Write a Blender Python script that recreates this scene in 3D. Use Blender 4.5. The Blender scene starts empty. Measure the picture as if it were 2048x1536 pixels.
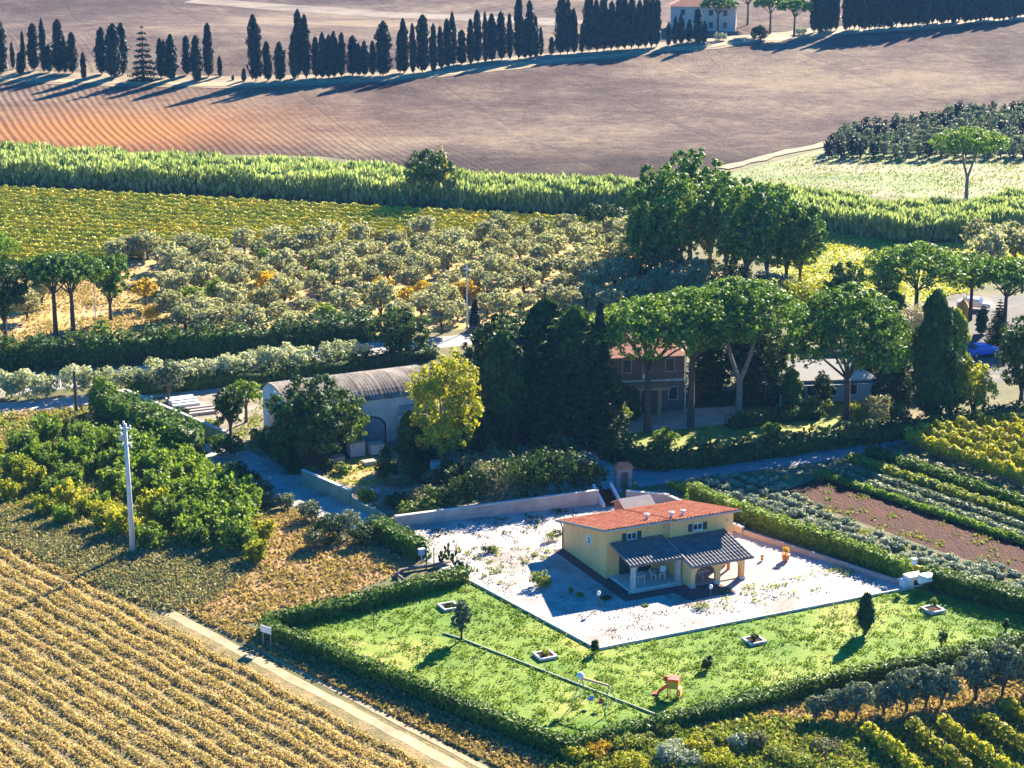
import bpy, math, random
import numpy as np
from math import radians, sin, cos, pi, atan2, hypot
from mathutils import Vector

S = bpy.context.scene
COL = S.collection
# ------------------------------------------------------------ camera
FPX, VH, CH = 4250.0, 1206.0, 64.0
PITCH = math.atan(VH / FPX)
cam_d = bpy.data.cameras.new('camera')
cam_d.sensor_width = 36.0
cam_d.lens = FPX / 2048 * 36.0
cam_d.clip_start = 1.0
cam_d.clip_end = 8000
cam = bpy.data.objects.new('camera', cam_d)
COL.objects.link(cam)
cam.location = (0, 0, CH)
cam.rotation_euler = (pi / 2 - PITCH, 0, 0)
S.camera = cam
# ------------------------------------------------------------ sky and sun
SUN_EL, SUN_AZ = radians(27), radians(29)
W = bpy.data.worlds.new('World')
S.world = W
W.use_nodes = True
nt = W.node_tree
bg = nt.nodes['Background']
sky = nt.nodes.new('ShaderNodeTexSky')
sky.sky_type = 'NISHITA'
sky.sun_disc = False
sky.sun_elevation = SUN_EL
sky.sun_rotation = SUN_AZ
sky.air_density = 1.0
sky.dust_density = 0.2
sky.ozone_density = 9.0
hs = nt.nodes.new('ShaderNodeHueSaturation')
hs.inputs['Saturation'].default_value = 1.35
nt.links.new(sky.outputs[0], hs.inputs['Color'])
nt.links.new(hs.outputs[0], bg.inputs[0])
bg.inputs[1].default_value = 0.062
sd = bpy.data.lights.new('sun', 'SUN')
sd.energy = 5.0
sd.angle = radians(0.5)
sd.color = (1.0, 0.875, 0.69)
sun = bpy.data.objects.new('sun', sd)
COL.objects.link(sun)
tosun = Vector((cos(SUN_EL) * sin(SUN_AZ), cos(SUN_EL) * cos(SUN_AZ), sin(SUN_EL)))
sun.rotation_euler = (-tosun).to_track_quat('-Z', 'Y').to_euler()
sun.location = (60, 100, 120)
S.view_settings.view_transform = 'Standard'
S.view_settings.look = 'None'
S.view_settings.gamma = 1
S.view_settings.exposure = 2.25
S.render.engine = 'CYCLES'
S.cycles.max_bounces = 5
S.cycles.diffuse_bounces = 3
S.cycles.transmission_bounces = 3
S.cycles.volume_bounces = 0

rng = np.random.default_rng(7)
random.seed(7)

# ------------------------------------------------------------ ground mapping
def relief(x, y):
    t = min(max((y - 405) / 110.0, 0), 1)
    t = t * t * (3 - 2 * t)
    r = 1.5 * sin(x / 33.0 + y / 50.0) + 1.4 * sin(y / 28.0 - x / 70.0 + 1.3) + 3.2
    # a long crest between the two far fields, seen upper right
    d = (y - 500) + (x - 60) * 1.25
    r += 1.4 * math.exp(-(d / 26.0) ** 2) * (1 / (1 + math.exp(-(x - 30) / 12.0)))
    return t * r

def P(px, py, h=0.0):
    u, v = px - 1024.0, py - 768.0
    dx, dy, dz = u, FPX * cos(PITCH) - v * sin(PITCH), -FPX * sin(PITCH) - v * cos(PITCH)
    t = (h - CH) / dz
    for _ in range(25):
        if dy * t < 400: break
        z = relief(dx * t, dy * t) + h
        t = 0.6 * t + 0.4 * (z - CH) / dz
    return Vector((dx * t, dy * t, relief(dx * t, dy * t) + h))

def pxm(px, py):                      # photo pixels per metre, seen side on, at a ground point
    z = P(px, py)
    return FPX / (z.y * cos(PITCH) + (CH - z.z) * sin(PITCH))

# ------------------------------------------------------------ nodes and materials
def newmat(name):
    m = bpy.data.materials.new(name)
    m.use_nodes = True
    n = m.node_tree
    return m, n, n.nodes['Principled BSDF']

def nd(n, typ, **kw):
    a = n.nodes.new(typ)
    for k, v in kw.items():
        if k.startswith('i_'):
            key = k[2:]
            a.inputs[int(key) if key.isdigit() else key.replace('_', ' ')].default_value = v
        else: setattr(a, k, v)
    return a

def ramp(n, fac, stops):
    r = nd(n, 'ShaderNodeValToRGB')
    e = r.color_ramp.elements
    while len(e) > 1: e.remove(e[-1])
    e[0].position = stops[0][0]; e[0].color = (*stops[0][1], 1)
    for p, c in stops[1:]:
        q = e.new(p); q.color = (*c, 1)
    n.links.new(fac, r.inputs[0])
    return r.outputs[0]

def noise(n, scale, detail=4, rough=0.6, vec=None, dist=0):
    a = nd(n, 'ShaderNodeTexNoise', i_Scale=scale, i_Detail=detail, i_Roughness=rough, i_Distortion=dist)
    if vec is not None: n.links.new(vec, a.inputs['Vector'])
    return a.outputs['Fac']

def mixc(n, fac, a, b, mode='MIX'):
    m = nd(n, 'ShaderNodeMix', data_type='RGBA', blend_type=mode)
    for s, v in ((m.inputs[0], fac), (m.inputs[6], a), (m.inputs[7], b)):
        if hasattr(v, 'links'): n.links.new(v, s)
        elif isinstance(v, (int, float)): s.default_value = v
        else: s.default_value = (*v, 1)
    return m.outputs[2]

def mth(n, op, a, b=None, c=None):
    m = nd(n, 'ShaderNodeMath', operation=op)
    for i, v in enumerate((a, b, c)):
        if v is None: continue
        if hasattr(v, 'links'): n.links.new(v, m.inputs[i])
        else: m.inputs[i].default_value = v
    return m.outputs[0]

def surf(name, stops, scale=1.0, detail=6, bump=0.0, bscale=None, rough=0.9, bdist=0.1, stretch=None, fine=0.0, fscale=6.0):
    """noise-coloured surface in world metres; fine adds small speckle"""
    m, n, b = newmat(name)
    tc = nd(n, 'ShaderNodeTexCoord').outputs['Object']
    if stretch:
        mp = nd(n, 'ShaderNodeMapping')
        mp.inputs['Scale'].default_value = stretch[:3]
        mp.inputs['Rotation'].default_value = (0, 0, stretch[3])
        n.links.new(tc, mp.inputs[0]); tc = mp.outputs[0]
    f = noise(n, scale, detail, 0.62, tc)
    if fine:
        g = noise(n, fscale, 3, 0.7, tc)
        f = mth(n, 'ADD', mth(n, 'MULTIPLY', f, 1 - fine), mth(n, 'MULTIPLY', g, fine))
    c = ramp(n, f, stops)
    n.links.new(c, b.inputs['Base Color'])
    b.inputs['Roughness'].default_value = rough
    b.inputs['Specular IOR Level'].default_value = 0.2
    if bump:
        bp = nd(n, 'ShaderNodeBump', i_Strength=bump, i_Distance=bdist)
        n.links.new(noise(n, bscale or scale * 4, 5, 0.7, tc), bp.inputs['Height'])
        n.links.new(bp.outputs[0], b.inputs['Normal'])
    return m

def plain(name, c, rough=0.6, metal=0.0, var=0.12):
    m, n, b = newmat(name)
    tc = nd(n, 'ShaderNodeTexCoord').outputs['Object']
    f = noise(n, 3.0, 5, 0.65, tc)
    d = tuple(x * (1 - var) for x in c); e = tuple(min(1, x * (1 + var)) for x in c)
    n.links.new(ramp(n, f, [(0.3, d), (0.7, e)]), b.inputs['Base Color'])
    b.inputs['Roughness'].default_value = rough
    b.inputs['Metallic'].default_value = metal
    return m

def leafmat(name, cols, trans=0.3, objvar=0.25, clump=0.9):
    """foliage: every leaf its own tint, larger clumps drift in tint, each plant a little different"""
    m, n, b = newmat(name)
    geo = nd(n, 'ShaderNodeNewGeometry')
    k = len(cols)
    tc = nd(n, 'ShaderNodeTexCoord').outputs['Object']
    f = mth(n, 'ADD', mth(n, 'MULTIPLY', geo.outputs['Random Per Island'], 0.6),
            mth(n, 'MULTIPLY', noise(n, clump, 2, 0.5, tc), 0.45))
    oi = nd(n, 'ShaderNodeObjectInfo')
    f = mth(n, 'ADD', f, mth(n, 'MULTIPLY', mth(n, 'SUBTRACT', oi.outputs['Random'], 0.5), objvar))
    c = ramp(n, f, [(0.12 + 0.8 * i / max(1, k - 1), cc) for i, cc in enumerate(cols)])
    n.links.new(c, b.inputs['Base Color'])
    b.inputs['Roughness'].default_value = 0.55
    b.inputs['Specular IOR Level'].default_value = 0.12
    tr = nd(n, 'ShaderNodeBsdfTranslucent')
    n.links.new(mixc(n, 1.0, c, (1.0, 1.0, 0.55), 'MULTIPLY'), tr.inputs[0])
    mx = nd(n, 'ShaderNodeMixShader'); mx.inputs[0].default_value = trans
    n.links.new(b.outputs[0], mx.inputs[1]); n.links.new(tr.outputs[0], mx.inputs[2])
    n.links.new(mx.outputs[0], n.nodes['Material Output'].inputs[0])
    return m

M = {}
M['pine'] = leafmat('pine_needles', [(0.030, 0.075, 0.012), (0.11, 0.21, 0.028), (0.36, 0.47, 0.07)], 0.36)
M['vinefar'] = leafmat('far_vine_leaves', [(0.14, 0.19, 0.02), (0.36, 0.40, 0.04), (0.62, 0.56, 0.05), (0.75, 0.50, 0.04)], 0.1, 0.1, 0.1)
M['olive'] = leafmat('olive_leaves', [(0.14, 0.15, 0.075), (0.37, 0.37, 0.20), (0.64, 0.62, 0.40)], 0.42)
M['silver'] = leafmat('silver_leaves', [(0.07, 0.10, 0.06), (0.16, 0.20, 0.12), (0.32, 0.36, 0.24)], 0.3)
M['cypress'] = leafmat('cypress_leaves', [(0.006, 0.018, 0.014), (0.013, 0.032, 0.022), (0.028, 0.05, 0.028)], 0.08)
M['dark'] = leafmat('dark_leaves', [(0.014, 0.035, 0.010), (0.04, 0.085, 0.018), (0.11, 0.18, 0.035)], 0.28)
M['hedge'] = leafmat('hedge_leaves', [(0.025, 0.065, 0.012), (0.07, 0.14, 0.02), (0.20, 0.29, 0.04)], 0.35, 0.05, 0.5)
M['fresh'] = leafmat('fresh_leaves', [(0.07, 0.13, 0.018), (0.16, 0.26, 0.03), (0.34, 0.42, 0.05)], 0.42)
M['yellowgreen'] = leafmat('yellow_green_leaves', [(0.13, 0.17, 0.015), (0.34, 0.36, 0.03), (0.62, 0.52, 0.05)], 0.42)
M['gold'] = leafmat('golden_leaves', [(0.28, 0.22, 0.012), (0.56, 0.38, 0.02), (0.75, 0.45, 0.03)], 0.42)
M['vine'] = leafmat('autumn_vine_leaves', [(0.07, 0.11, 0.015), (0.24, 0.27, 0.03), (0.48, 0.42, 0.04), (0.62, 0.36, 0.03)], 0.38, 0.1, 0.1)
M['vinedry'] = leafmat('dry_vine_leaves', [(0.20, 0.17, 0.05), (0.44, 0.34, 0.13), (0.62, 0.47, 0.21), (0.66, 0.40, 0.22)], 0.38, 0.1, 0.35)
M['reed'] = leafmat('reed_leaves', [(0.12, 0.18, 0.06), (0.30, 0.38, 0.15), (0.50, 0.56, 0.27)], 0.42, 0.0, 0.12)
M['oleander'] = leafmat('oleander_leaves', [(0.16, 0.20, 0.09), (0.42, 0.46, 0.25), (0.8, 0.75, 0.56)], 0.35)
M['sage'] = leafmat('sage_leaves', [(0.14, 0.19, 0.14), (0.30, 0.36, 0.27), (0.52, 0.55, 0.44)], 0.28)
M['grass'] = leafmat('grass_blades', [(0.045, 0.12, 0.010), (0.12, 0.22, 0.02), (0.28, 0.32, 0.04)], 0.4, 0, 0.15)
M['drygrass'] = leafmat('dry_grass_blades', [(0.18, 0.14, 0.05), (0.36, 0.27, 0.11), (0.52, 0.38, 0.19)], 0.35, 0, 0.2)
M['weeds'] = leafmat('weed_leaves', [(0.07, 0.12, 0.025), (0.20, 0.26, 0.04), (0.46, 0.42, 0.08)], 0.38, 0.1, 0.3)
M['dull'] = leafmat('dull_tussock', [(0.07, 0.09, 0.05), (0.20, 0.20, 0.10), (0.50, 0.44, 0.22)], 0.3, 0, 0.3)
M['pinkish'] = leafmat('fading_blossom_leaves', [(0.16, 0.15, 0.10), (0.46, 0.38, 0.27), (0.72, 0.60, 0.48)], 0.35)
M['bark'] = surf('bark', [(0.3, (0.05, 0.035, 0.025)), (0.7, (0.14, 0.10, 0.075))], 6, 5, 0.6, 14)
M['greybark'] = surf('pale_bark', [(0.3, (0.13, 0.10, 0.085)), (0.7, (0.30, 0.24, 0.20))], 4, 5, 0.5, 12)

# ------------------------------------------------------------ object helpers
def tag(o, label=None, cat=None, group=None, kind=None):
    if label: o['label'] = label
    if cat: o['category'] = cat
    if group: o['group'] = group
    if kind: o['kind'] = kind
    return o

def link(name, me, parent=None):
    o = bpy.data.objects.new(name, me)
    COL.objects.link(o)
    if parent is not None: o.parent = parent
    return o

def empty(name, loc=(0, 0, 0), rz=0.0, sc=(1, 1, 1)):
    o = bpy.data.objects.new(name, None)
    COL.objects.link(o)
    o.empty_display_size = 0.2
    o.location = loc; o.rotation_euler = (0, 0, rz); o.scale = sc
    return o

class MB:
    """collects shapes that become one mesh"""
    def __init__(self): self.v = []; self.f = []
    def add(self, vs, fs):
        b = len(self.v)
        self.v += [tuple(p) for p in vs]
        self.f += [tuple(i + b for i in q) for q in fs]
        return self
    def box(self, x0, x1, y0, y1, z0, z1, rz=0.0, o=(0, 0)):
        c, s = cos(rz), sin(rz)
        vs = []
        for z in (z0, z1):
            for x, y in ((x0, y0), (x1, y0), (x1, y1), (x0, y1)):
                vs.append((o[0] + x * c - y * s, o[1] + x * s + y * c, z))
        return self.add(vs, [(3, 2, 1, 0), (4, 5, 6, 7), (0, 1, 5, 4), (1, 2, 6, 5), (2, 3, 7, 6), (3, 0, 4, 7)])
    def tube(self, pts, rad, n=8, cap=True):
        pts = [Vector(p) for p in pts]
        if not hasattr(rad, '__len__'): rad = [rad] * len(pts)
        b = len(self.v)
        for i, p in enumerate(pts):
            d = (pts[min(i + 1, len(pts) - 1)] - pts[max(i - 1, 0)]).normalized()
            a = d.cross(Vector((0, 0, 1)) if abs(d.z) < 0.9 else Vector((1, 0, 0))).normalized()
            c = d.cross(a)
            for k in range(n):
                t = 2 * pi * k / n
                self.v.append(tuple(p + (a * cos(t) + c * sin(t)) * rad[i]))
        for i in range(len(pts) - 1):
            for k in range(n):
                self.f.append((b + i * n + k, b + i * n + (k + 1) % n, b + (i + 1) * n + (k + 1) % n, b + (i + 1) * n + k))
        if cap:
            self.f.append(tuple(b + k for k in range(n))[::-1])
            self.f.append(tuple(b + (len(pts) - 1) * n + k for k in range(n)))
        return self
    def lathe(self, prof, n=16, o=(0, 0, 0)):
        b = len(self.v)
        for r, z in prof:
            for k in range(n):
                t = 2 * pi * k / n
                self.v.append((o[0] + r * cos(t), o[1] + r * sin(t), o[2] + z))
        for i in range(len(prof) - 1):
            for k in range(n):
                self.f.append((b + i * n + k, b + i * n + (k + 1) % n, b + (i + 1) * n + (k + 1) % n, b + (i + 1) * n + k))
        self.f.append(tuple(b + k for k in range(n))[::-1])
        self.f.append(tuple(b + (len(prof) - 1) * n + k for k in range(n)))
        return self
    def prism(self, poly, z0, z1):
        n = len(poly)
        return self.add([(x, y, z0) for x, y in poly] + [(x, y, z1) for x, y in poly],
                        [tuple(range(n))[::-1], tuple(range(n, 2 * n))] + [(i, (i + 1) % n, n + (i + 1) % n, n + i) for i in range(n)])
    def mesh(self, name, mat):
        me = bpy.data.meshes.new(name)
        me.from_pydata(self.v, [], self.f)
        me.materials.append(mat)
        me.update()
        return me
    def build(self, name, mat, parent=None, smooth=False, bevel=0):
        me = self.mesh(name, mat)
        if smooth: me.polygons.foreach_set('use_smooth', [True] * len(me.polygons))
        o = link(name, me, parent)
        if bevel:
            b = o.modifiers.new('bevel', 'BEVEL'); b.width = bevel; b.segments = 2; b.limit_method = 'ANGLE'
        return o

def leafmesh(name, C, Nn, size, mat, aspect=1.0, up=0.0, extra=None):
    """one mesh of diamond leaves at centres C facing Nn; extra = MB with woody or core geometry (same material)"""
    n = len(C)
    C = np.asarray(C, float); Nn = np.asarray(Nn, float)
    Nn = Nn / (np.linalg.norm(Nn, axis=1, keepdims=True) + 1e-9)
    r = rng.normal(size=(n, 3))
    if up: r = r * (1 - up) + np.array([0, 0, 1.0]) * up * 2
    t1 = r - (r * Nn).sum(1, keepdims=True) * Nn
    t1 /= (np.linalg.norm(t1, axis=1, keepdims=True) + 1e-9)
    t2 = np.cross(Nn, t1)
    s = (np.asarray(size) * rng.uniform(0.6, 1.35, n))[:, None] * 0.5
    b = Nn * s * rng.uniform(-0.5, 0.5, (n, 1))
    V = np.stack([C + t1 * s * aspect + b, C + t2 * s, C - t1 * s * aspect + b, C - t2 * s], 1).reshape(-1, 3)
    ev, ef = ([], []) if extra is None else (extra.v, extra.f)
    me = bpy.data.meshes.new(name)
    nv = 4 * n
    if ev: V = np.vstack([V, np.array(ev, float)])
    me.vertices.add(len(V)); me.vertices.foreach_set('co', V.ravel().astype(np.float32))
    idx = np.arange(nv, dtype=np.int32)
    tot = [4] * n + [len(q) for q in ef]
    loops = np.concatenate([idx, np.array([i + nv for q in ef for i in q], dtype=np.int32)]) if ef else idx
    me.loops.add(len(loops)); me.loops.foreach_set('vertex_index', loops)
    me.polygons.add(len(tot))
    st = np.concatenate([[0], np.cumsum(tot)[:-1]]).astype(np.int32)
    me.polygons.foreach_set('loop_start', st)
    me.polygons.foreach_set('loop_total', np.array(tot, dtype=np.int32))
    me.materials.append(mat)
    me.update(calc_edges=True)
    return me

def lobes_pts(lobes, n, shell=0.3, jit=0.9, zmin=None):
    """leaf positions gathered into tufts that sit on the lobes, so the crown gets lit tufts and dark gaps"""
    n = int(n * LEAFN)
    L = np.array(lobes, float)                 # cx cy cz rx ry rz
    T = max(9, int(260 / len(L)) if len(L) < 20 else 12)
    w = (L[:, 3] * L[:, 4] + L[:, 3] * L[:, 5]); w /= w.sum()
    k = rng.choice(len(L), n, p=w)
    td = rng.normal(size=(len(L), T, 3)); td[:, :, 2] += 0.25
    td /= np.linalg.norm(td, axis=2, keepdims=True)
    d = td[k, rng.integers(0, T, n)]
    o = rng.normal(size=(n, 3)); o /= np.linalg.norm(o, axis=1, keepdims=True)
    q = 0.36 * rng.random((n, 1)) ** 0.45
    C = L[k, :3] + (d * 0.86 + o * q) * L[k, 3:6]
    N = d * 0.5 + o + rng.normal(size=(n, 3)) * jit * 0.3
    if zmin is not None:
        ok = C[:, 2] > zmin
        C, N = C[ok], N[ok]
    return C, N

LEAFN, LEAFS = 2.0, 0.72
# ---- plant kinds: each returns (trunk mesh or None, crown mesh), real metres
def k_cypress(h, r, seed, mat, n=1500):
    g = np.random.default_rng(seed)
    t = g.random(n) ** 0.85
    a = g.random(n) * 2 * pi
    prof = np.interp(t, [0, 0.06, 0.2, 0.45, 0.75, 0.93, 1], [0.35, 0.8, 1.0, 1.0, 0.8, 0.48, 0.12])
    bump = 1 + 0.2 * np.sin(a * 3 + t * 17 + seed) + 0.15 * np.sin(a * 2 - t * 31 + seed * 2) + 0.12 * np.sin(t * 9 + seed * 1.7)
    rr = r * prof * bump * (1 - 0.3 * g.random(n) ** 2)
    z = 0.7 + t * (h - 0.7)
    C = np.stack([rr * np.cos(a), rr * np.sin(a), z], 1)
    N = np.stack([np.cos(a), np.sin(a), 0.3 * np.ones(n)], 1) + g.normal(size=(n, 3)) * 0.4
    core = MB().lathe([(0.1, 0.8), (r * 0.7, h * 0.15), (r * 0.72, h * 0.45), (r * 0.45, h * 0.75), (0.05, h * 0.96)], 8)
    crown = leafmesh('crown', C, N, 0.42, mat, 1.7, 0.6, core)
    tr = MB().tube([(0, 0, -0.2), (0, 0, 1.4)], [0.16, 0.12], 7).mesh('trunk', M['bark'])
    return tr, crown

def k_umbrella(h, R, seed, mat, n=5200, fork=False, dome=0.36, leafs=0.42, lean=0.0):
    g = random.Random(seed)
    lob = []; mb = MB()
    ch = h - R * dome - 0.3
    k = 0
    top = (lean, 0)
    nl = int(26 + R * 6)
    for i in range(nl):
        rr = R * math.sqrt((i + 0.5) / nl) * 0.9
        a = i * 2.39996 + g.uniform(-.3, .3)
        q = rr / R
        z = ch + R * dome * (1 - q * q) - q * q * 0.5 + g.uniform(-0.25, 0.25)
        s = R * g.uniform(0.17, 0.25) + 0.25
        lob.append((top[0] + rr * cos(a), top[1] + rr * sin(a), z, s, s, s * 0.72))
    C, N = lobes_pts(lob, n, 0.35, 1.0)
    crown = leafmesh('crown', C, N, leafs * LEAFS, mat, 1.0)
    tb = 0.035 * h * 0.55 + 0.08
    f = 0.45 if fork else 0.72
    fz = (ch - 0.5) * f
    fx = top[0] * f * 0.6
    mb.tube([(0, 0, -0.3), (fx * 0.4, 0, fz * 0.5), (fx, 0, fz)], [tb * 1.25, tb, tb * 0.85], 9)
    heads = []
    if fork:
        for sx in (-1, 1):
            e = (top[0] + sx * R * 0.23, 0.2 * sx, ch - 0.9)
            mb.tube([(fx, 0, fz - 0.2), ((fx + e[0]) / 2 + sx * 0.15, 0, (fz + e[2]) / 2), e], [tb * 0.7, tb * 0.6, tb * 0.5], 8)
            heads.append(e)
    else:
        heads = [(fx, 0, fz)]
    for i in range(9):
        a = i * 2.39996
        hd = heads[i % len(heads)]
        rr = R * (0.3 + 0.5 * (i % 3) / 2)
        e = (top[0] + rr * cos(a), rr * sin(a), ch + R * dome * (1 - (rr / R) ** 2) - 0.5)
        m = ((hd[0] * 0.5 + e[0] * 0.5), (hd[1] * 0.5 + e[1] * 0.5), hd[2] * 0.45 + e[2] * 0.55)
        mb.tube([hd, m, e], [tb * 0.45, tb * 0.3, tb * 0.12], 6)
    return mb.mesh('trunk', M['greybark'] if fork else M['bark']), crown

def k_round(h, R, seed, mat, n=3000, trunk=0.3, leafs=0.32, nl=18, squash=1.0, shell=0.4, bark='bark', spread=0.62, ls=0.36):
    g = random.Random(seed)
    zb = h * trunk
    cz = (zb + h) / 2; rz = (h - zb) / 2
    lob = []
    for i in range(nl):
        z = 1 - 2 * (i + 0.5) / nl
        rr = math.sqrt(1 - z * z)
        a = i * 2.39996 + g.uniform(-.4, .4)
        s = R * ls * g.uniform(0.75, 1.2)
        k = spread * g.uniform(0.8, 1.15)
        lob.append((R * k * rr * cos(a), R * k * rr * sin(a), cz + rz * k * z * 1.05, s, s, s * min(1.2, rz / R)))
    lob.append((0, 0, cz, R * 0.5, R * 0.5, rz * 0.55))
    C, N = lobes_pts(lob, n, shell, 1.0, 0.02)
    crown = leafmesh('crown', C, N, leafs * LEAFS, mat, 1.1)
    mb = MB(); tb = 0.05 + R * 0.05
    mb.tube([(0, 0, -0.2), (g.uniform(-.1, .1), 0, zb * 0.6), (g.uniform(-.2, .2), 0.1, max(zb * 1.1, cz * 0.8))], [tb * 1.3, tb, tb * 0.7], 7)
    for i in range(4):
        a = i * 1.6 + seed
        mb.tube([(0, 0, zb * 0.7), (R * 0.3 * cos(a), R * 0.3 * sin(a), cz * 0.85), (R * 0.55 * cos(a), R * 0.55 * sin(a), cz + rz * 0.3)], [tb * 0.6, tb * 0.4, tb * 0.15], 5)
    return mb.mesh('trunk', M[bark]), crown

def k_shoots(h, R, seed, mat, n=900, leafs=0.28):
    """bushy fruit tree with upright shoots"""
    g = np.random.default_rng(seed)
    C = []; N = []
    for i in range(22):
        a = g.random() * 2 * pi; q = R * math.sqrt(g.random()) * 0.75
        bx, by = q * cos(a) * 0.55, q * sin(a) * 0.55
        tx, ty = q * cos(a) * 1.3, q * sin(a) * 1.3
        tz = h * g.uniform(0.7, 1.05) * (1 - 0.25 * (q / R) ** 2)
        m = int(n / 22)
        t = g.random(m) ** 0.8
        w = 0.34 * (1 - t * 0.75) + 0.05
        x = bx + (tx - bx) * t + g.normal(size=m) * w
        y = by + (ty - by) * t + g.normal(size=m) * w
        z = 0.35 + (tz - 0.35) * t + g.normal(size=m) * 0.06
        C.append(np.stack([x, y, np.maximum(z, .05)], 1)); N.append(g.normal(size=(m, 3)) + [0, 0, 0.5])
    crown = leafmesh('crown', np.vstack(C), np.vstack(N), leafs, mat, 1.4, 0.5)
    mb = MB()
    for i in range(3):
        a = i * 2.1 + seed
        mb.tube([(0, 0, -0.1), (0.25 * cos(a), 0.25 * sin(a), h * 0.4), (0.5 * cos(a), 0.5 * sin(a), h * 0.75)], [0.07, 0.05, 0.02], 5)
    return mb.mesh('trunk', M['bark']), crown

def k_conifer(h, R, seed, mat, n=2400, tiers=9, leafs=0.3, low=0.06, droop=0.25):
    g = np.random.default_rng(seed)
    C = []; N = []; mb = MB()
    mb.tube([(0, 0, -0.2), (0, 0, h * 0.5), (0, 0, h * 0.97)], [R * 0.07 + .05, R * 0.05 + .03, 0.02], 7)
    for ti in range(tiers):
        f = ti / (tiers - 1)
        z0 = h * (low + (1 - low) * f * 0.96)
        rr = R * (1 - f) ** 0.8 + 0.12
        nb = max(4, int(9 * (1 - f) + 3))
        for b in range(nb):
            a = b * 2 * pi / nb + ti * 0.7 + g.uniform(-.2, .2)
            L = rr * g.uniform(0.75, 1.1)
            m = max(6, int(n * (rr / R) / (tiers * nb * 0.6)))
            t = g.random(m) ** 0.7
            w = 0.16 * rr * (1.2 - t * 0.6) + 0.04
            x = L * t * cos(a) + g.normal(size=m) * w
            y = L * t * sin(a) + g.normal(size=m) * w
            z = z0 - droop * L * t * t + g.normal(size=m) * 0.05 * rr + 0.05
            C.append(np.stack([x, y, np.maximum(z, 0.05)], 1)); N.append(g.normal(size=(m, 3)) * 0.5 + [0, 0, 1])
            if L > 1: mb.tube([(0, 0, z0), (L * 0.8 * cos(a), L * 0.8 * sin(a), z0 - droop * L * 0.6)], [0.05, 0.02], 4)
    crown = leafmesh('crown', np.vstack(C), np.vstack(N), leafs, mat, 1.3)
    return mb.mesh('trunk', M['bark']), crown

def k_bush(h, R, seed, mat, n=700, leafs=0.22, nl=9):
    g = random.Random(seed)
    lob = [(0, 0, h * 0.5, R * 0.7, R * 0.7, h * 0.48)]
    for i in range(nl):
        a = i * 2.4 + g.uniform(-.4, .4); q = R * g.uniform(0.35, 0.7)
        s = R * g.uniform(0.3, 0.45)
        lob.append((q * cos(a), q * sin(a), h * g.uniform(0.35, 0.8), s, s, min(s, h * 0.4)))
    C, N = lobes_pts(lob, n, 0.4, 1.0, 0.0)
    return None, leafmesh('crown', C, N, leafs * LEAFS, mat, 1.2, 0.2)

def plant(name, kind, loc, label, cat='tree', group=None, rz=None, sc=(1, 1, 1)):
    """a planted thing: Empty > trunk, crown (mesh data shared between copies of a kind)"""
    tr, cr = kind
    if rz is None: rz = random.uniform(0, 6.28)
    if tr is None:
        o = link(name, cr); o.location = loc; o.rotation_euler = (0, 0, rz); o.scale = sc
        return tag(o, label, cat, group)
    e = empty(name, loc, rz, sc)
    link('trunk', tr, e); link('crown', cr, e)
    return tag(e, label, cat, group)

def ordn(n):
    if 10 <= n % 100 <= 20: s = 'th'
    else: s = {1: 'st', 2: 'nd', 3: 'rd'}.get(n % 10, 'th')
    return '%d%s' % (n, s)

def poly_area_pts(poly, n):
    """n random ground points inside a polygon given in ground metres"""
    P_ = np.array([(p[0], p[1]) for p in poly])
    lo, hi = P_.min(0), P_.max(0)
    out = np.zeros((0, 2))
    while len(out) < n:
        q = rng.uniform(lo, hi, (n * 2, 2))
        ins = np.zeros(len(q), bool)
        j = len(P_) - 1
        for i in range(len(P_)):
            a, b = P_[i], P_[j]
            c = ((a[1] > q[:, 1]) != (b[1] > q[:, 1])) & (q[:, 0] < (b[0] - a[0]) * (q[:, 1] - a[1]) / (b[1] - a[1] + 1e-12) + a[0])
            ins ^= c; j = i
        out = np.vstack([out, q[ins]])
    return out[:n]

def tufts(name, pxpoly, n, size, mat, label, h=None, z=0.0, kind='stuff', clump=0.0):
    poly = [P(*p) for p in pxpoly]
    q = poly_area_pts(poly, n)
    if clump:
        c = poly_area_pts(poly, max(5, n // 14))
        q = c[rng.integers(0, len(c), n)] + rng.normal(size=(n, 2)) * clump
    zz = rng.random(n) * (h if h else size) + z
    C = np.stack([q[:, 0], q[:, 1], zz], 1)
    N = rng.normal(size=(n, 3)) * [1, 1, 0.6] + [0, 0, 0.5]
    o = link(name, leafmesh(name, C, N, size, mat, 1.3, 0.4))
    return tag(o, label, 'ground cover', None, kind)

def sheet(name, pxpoly, mat, z, label=None, ground=False):
    """a flat ground area given by its corners as seen from the photograph's viewpoint"""
    pts = [(p if ground else P(*p)) for p in pxpoly]
    z = z * 0.25
    me = bpy.data.meshes.new(name)
    me.from_pydata([(p[0], p[1], z) for p in pts], [], [tuple(range(len(pts)))])
    me.materials.append(mat)
    me.update()
    if me.polygons[0].normal.z < 0: me.flip_normals()
    o = link(name, me)
    return tag(o, label, name.replace('_', ' '), None, 'structure')

def path_sample(pts, step):
    out = []
    for a, b in zip(pts[:-1], pts[1:]):
        a, b = Vector(a[:2]), Vector(b[:2])
        L = (b - a).length; k = max(1, int(round(L / step)))
        for i in range(k): out.append(a.lerp(b, i / k))
    out.append(Vector(pts[-1][:2]))
    return out

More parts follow.
